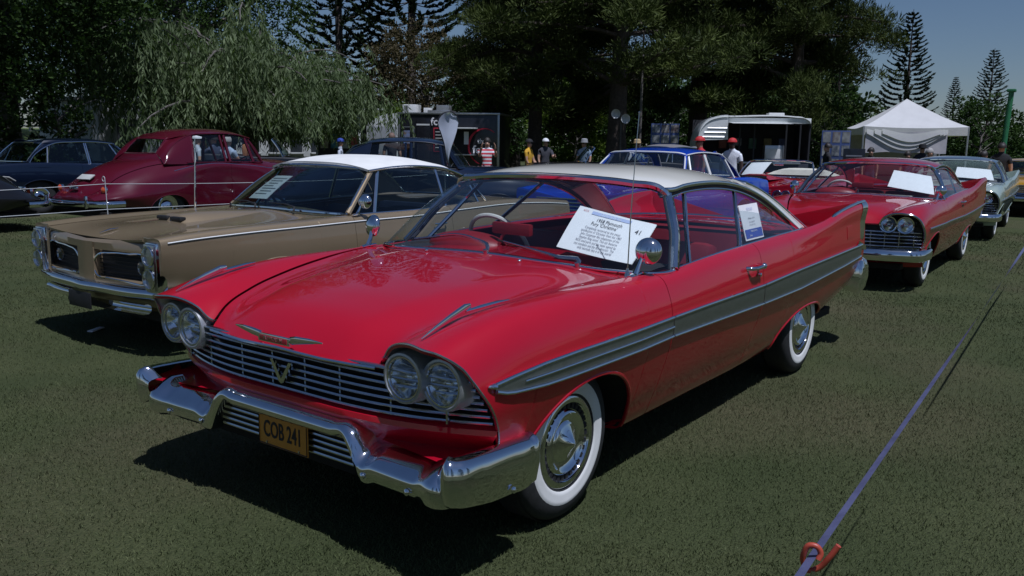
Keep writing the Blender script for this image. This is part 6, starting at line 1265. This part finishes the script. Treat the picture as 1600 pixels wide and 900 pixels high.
    A = np.array([s_[0] for s_ in segs]); B = np.array([s_[1] for s_ in segs]); mi = []
    for f in body.polygons:
        c = np.array(f.center); t = np.clip(((c-A)*(B-A)).sum(1)/(((B-A)**2).sum(1)+1e-9), 0, 1); dd = np.linalg.norm(A+(B-A)*t[:, None]-c, axis=1)-np.array([J[s_[2]][1]*(1-q)+J[s_[3]][1]*q for s_, q in zip(segs, t)]); j = int(dd.argmin()); a, b = segs[j][2], segs[j][3]
        ca, cb = cls[a], cls[b]; tt = t[j]; cc = ca if tt < .5 else cb
        if a.startswith('upper') and b == 'neck': cc = 0 if tt < .6 else 2
        if a == 'pelvis' and b == 'waist': cc = 1 if c[2] < 1.0*k else 0
        if a.startswith('sh') and b.startswith('el'): cc = 0 if (sleeves or tt < .62) else 2
        if a.startswith('el') and sleeves: cc = 0 if tt < .9 else 2
        mi.append(cc)
    body.polygons.foreach_set('material_index', mi); body.polygons.foreach_set('use_smooth', [True]*len(mi)); body.update()
    o = link(bpy.data.objects.new('person', body)); o.location = (p[0], p[1], -.28 if sit else 0); o.rotation_euler = (0, 0, rz); tag(o, label, 'person', 'people at the show')
    hc = J['head'][0]
    if hair is not None or hat is None:
        g = G(); P = []
        for a in np.linspace(.05, 1.75, 7): P.append([hc+np.array([-.012+.112*sin(a)*cos(b)*(1 if cos(b) < .3 else .92), .108*sin(a)*sin(b), .022+.112*cos(a)-(.0 if cos(b) < .2 else -.02)])*1.0 for b in np.linspace(0, 2*pi, 18, endpoint=False)])
        P = np.array(P); keep = G().grid(P, closed=True, flip=True); keep.V[0][:, 0] -= .012; keep.obj('hair', hair or M_HAIRD, o)
    if hat:
        kind, hm = hat; g = G(); hz_ = hc+np.array([0, 0, .045])
        if kind == 'cap':
            g.grid(np.array([[hz_+np.array([.115*sin(a)*cos(b), .108*sin(a)*sin(b), .10*cos(a)]) for b in np.linspace(0, 2*pi, 18, endpoint=False)] for a in np.linspace(.03, 1.6, 7)]), closed=True, flip=True)
            g.grid(np.array([[hz_+np.array([.09+r*cos(b), .095*sin(b)*(1-.15*r), .004-.25*r*r]) for b in np.linspace(-1.2, 1.2, 10)] for r in (.0, .06, .11)]))
        else:
            g.lathe([(.001, .125), (.06, .12), (.098, .10), (.112, .0), (.15, -.012), (.20, -.005), (.205, .0), (.15, -.018)], hz_, (0, 0, 1), 20)
        g.obj('hat', hm, o)
    for sd in (1, -1): G().sphere(hc+np.array([.083, sd*.033, .008]), (.010, .014, .009), 8, 6).obj('eye', M_INK, o)
    return o
W_ = (.68, .70, .74); CAPR = mat('red_cap', (.45, .02, .02), .7, var=.1); CAPW = mat('white_cap', (.7, .7, .7), .7, var=.05); STRAW = mat('straw', (.45, .34, .18), .8, var=.2, bump=.3); BLKH = mat('black_hat', (.012, .012, .014), .8)
person(758, 23.5, 'woman in red and white striped top with both hands raised to her face', (.5, .1, .1), h=1.66, arms=((1.05, 1.75), (1.05, 1.75)), shirt_mat=stripes('red_white_stripes', (.55, .04, .06), (.72, .72, .74), 3.2), hair=M_HAIRD, turn=.1)
person(823, 25, 'person in yellow shirt below the dark pine', (.58, .33, .02), h=1.66, turn=1.2, hat=('cap', BLKH), arms=((.3, .5), (.2, .4)))
person(849, 27, 'person in white cap and dark clothes beside the yellow shirt', (.05, .05, .06), h=1.70, hat=('cap', CAPW), turn=.4, arms=((.6, 1.2), (.2, .3)))
person(910, 27, 'person in pale shirt and grey hat seated by the black roadster', (.40, .45, .55), h=1.68, hat=('brim', mat('grey_hat', (.3, .3, .3), .8)), turn=-.5, arms=((.2, .4), (.2, .4)))
person(992, 26, 'person in straw hat and white shirt right of the aerial', (.70, .70, .72), h=1.68, hat=('brim', STRAW), turn=.5, sleeves=True)
person(1091, 19.5, 'person in red cap and red shirt behind the blue saloon', (.42, .02, .03), h=1.74, hat=('cap', CAPR), turn=-1.1, skin=M_SKIN2, arms=((.1, .2), (.1, .2)))
person(1141, 20.5, 'person in white shirt and red-fronted cap standing before the caravan', W_, h=1.72, hat=('cap', CAPR), turn=-.3, skin=mat('skin_dark', (.06, .035, .025), .5), arms=((.05, .15), (.05, .15)), trousers=(.05, .045, .05))
person(609, 27, 'man in black T-shirt seen from behind near the food trailer', (.012, .012, .015), h=1.80, turn=pi, hair=mat('shaved_hair', (.16, .10, .075), .7), arms=((.1, .3), (.1, .3)))
person(580, 29, 'woman with dark bun and pale top left of the man in black', (.30, .30, .34), h=1.62, turn=2.6, hair=M_HAIRD)
person(578, 25, 'person in blue cap and white top behind the dark roadster', (.55, .58, .66), h=1.60, turn=1.5, hat=('cap', mat('blue_cap', (.02, .05, .3), .7)), pos=at(528, 26))
person(304, 20, 'person in white cap seen through the rear window of the maroon saloon', (.35, .38, .42), h=1.62, hat=('cap', CAPW), turn=1.8, pos=at(304, 21.5))
person(352, 21, 'person in pale blue shirt seen through the front window of the maroon saloon', (.30, .36, .46), h=1.60, turn=2.4, hair=M_HAIRG, pos=at(352, 21.5), arms=((.5, .9), (.5, .9)))
person(332, 21, 'person with raised arm between the two maroon window posts', (.04, .05, .09), h=1.64, turn=-2.4, pos=at(331, 22.5), arms=((.9, .9), (.2, .3)))
person(340, 27, 'person in grey cap behind the roof of the maroon saloon', (.3, .3, .3), h=1.84, hat=('cap', mat('grey_hat', (.3, .3, .3), .8)), turn=1.2, pos=at(340, 28))
person(385, 27, 'person in straw hat behind the front of the maroon saloon', (.25, .2, .15), h=1.80, hat=('brim', STRAW), turn=1.2, pos=at(384, 28))
person(1358, 28, 'person in black seated at the left of the marquee', (.012, .012, .014), h=1.55, turn=.3, pos=at(1358, 28))
person(1418, 28.6, 'dark-haired child under the middle of the marquee', (.05, .05, .07), h=1.45, turn=.5, pos=at(1416, 28))
person(1437, 28, 'person in wide black hat under the marquee', (.02, .02, .03), h=1.66, turn=.2, hat=('brim', BLKH), pos=at(1438, 28.5))
person(1449, 27, 'person with bare arms raised at the right of the marquee', (.30, .22, .18), h=1.55, turn=.6, pos=at(1450, 26.5), arms=((1.0, 1.3), (.4, .8)), hair=M_HAIRG)
person(1305, 26, 'person in black beside the poster board', (.012, .012, .016), h=1.66, turn=-1.2, pos=at(1290, 26), hair=M_HAIRD)
person(1530, 26, 'person in black T-shirt at the right edge, seen from behind', (.012, .013, .018), h=1.72, turn=pi, pos=at(1562, 25), hair=M_HAIRD)
person(1530, 26, 'stooping person in dark clothes right of the marquee', (.014, .014, .018), h=1.50, turn=2.2, pos=at(1535, 27), hair=M_HAIRD)
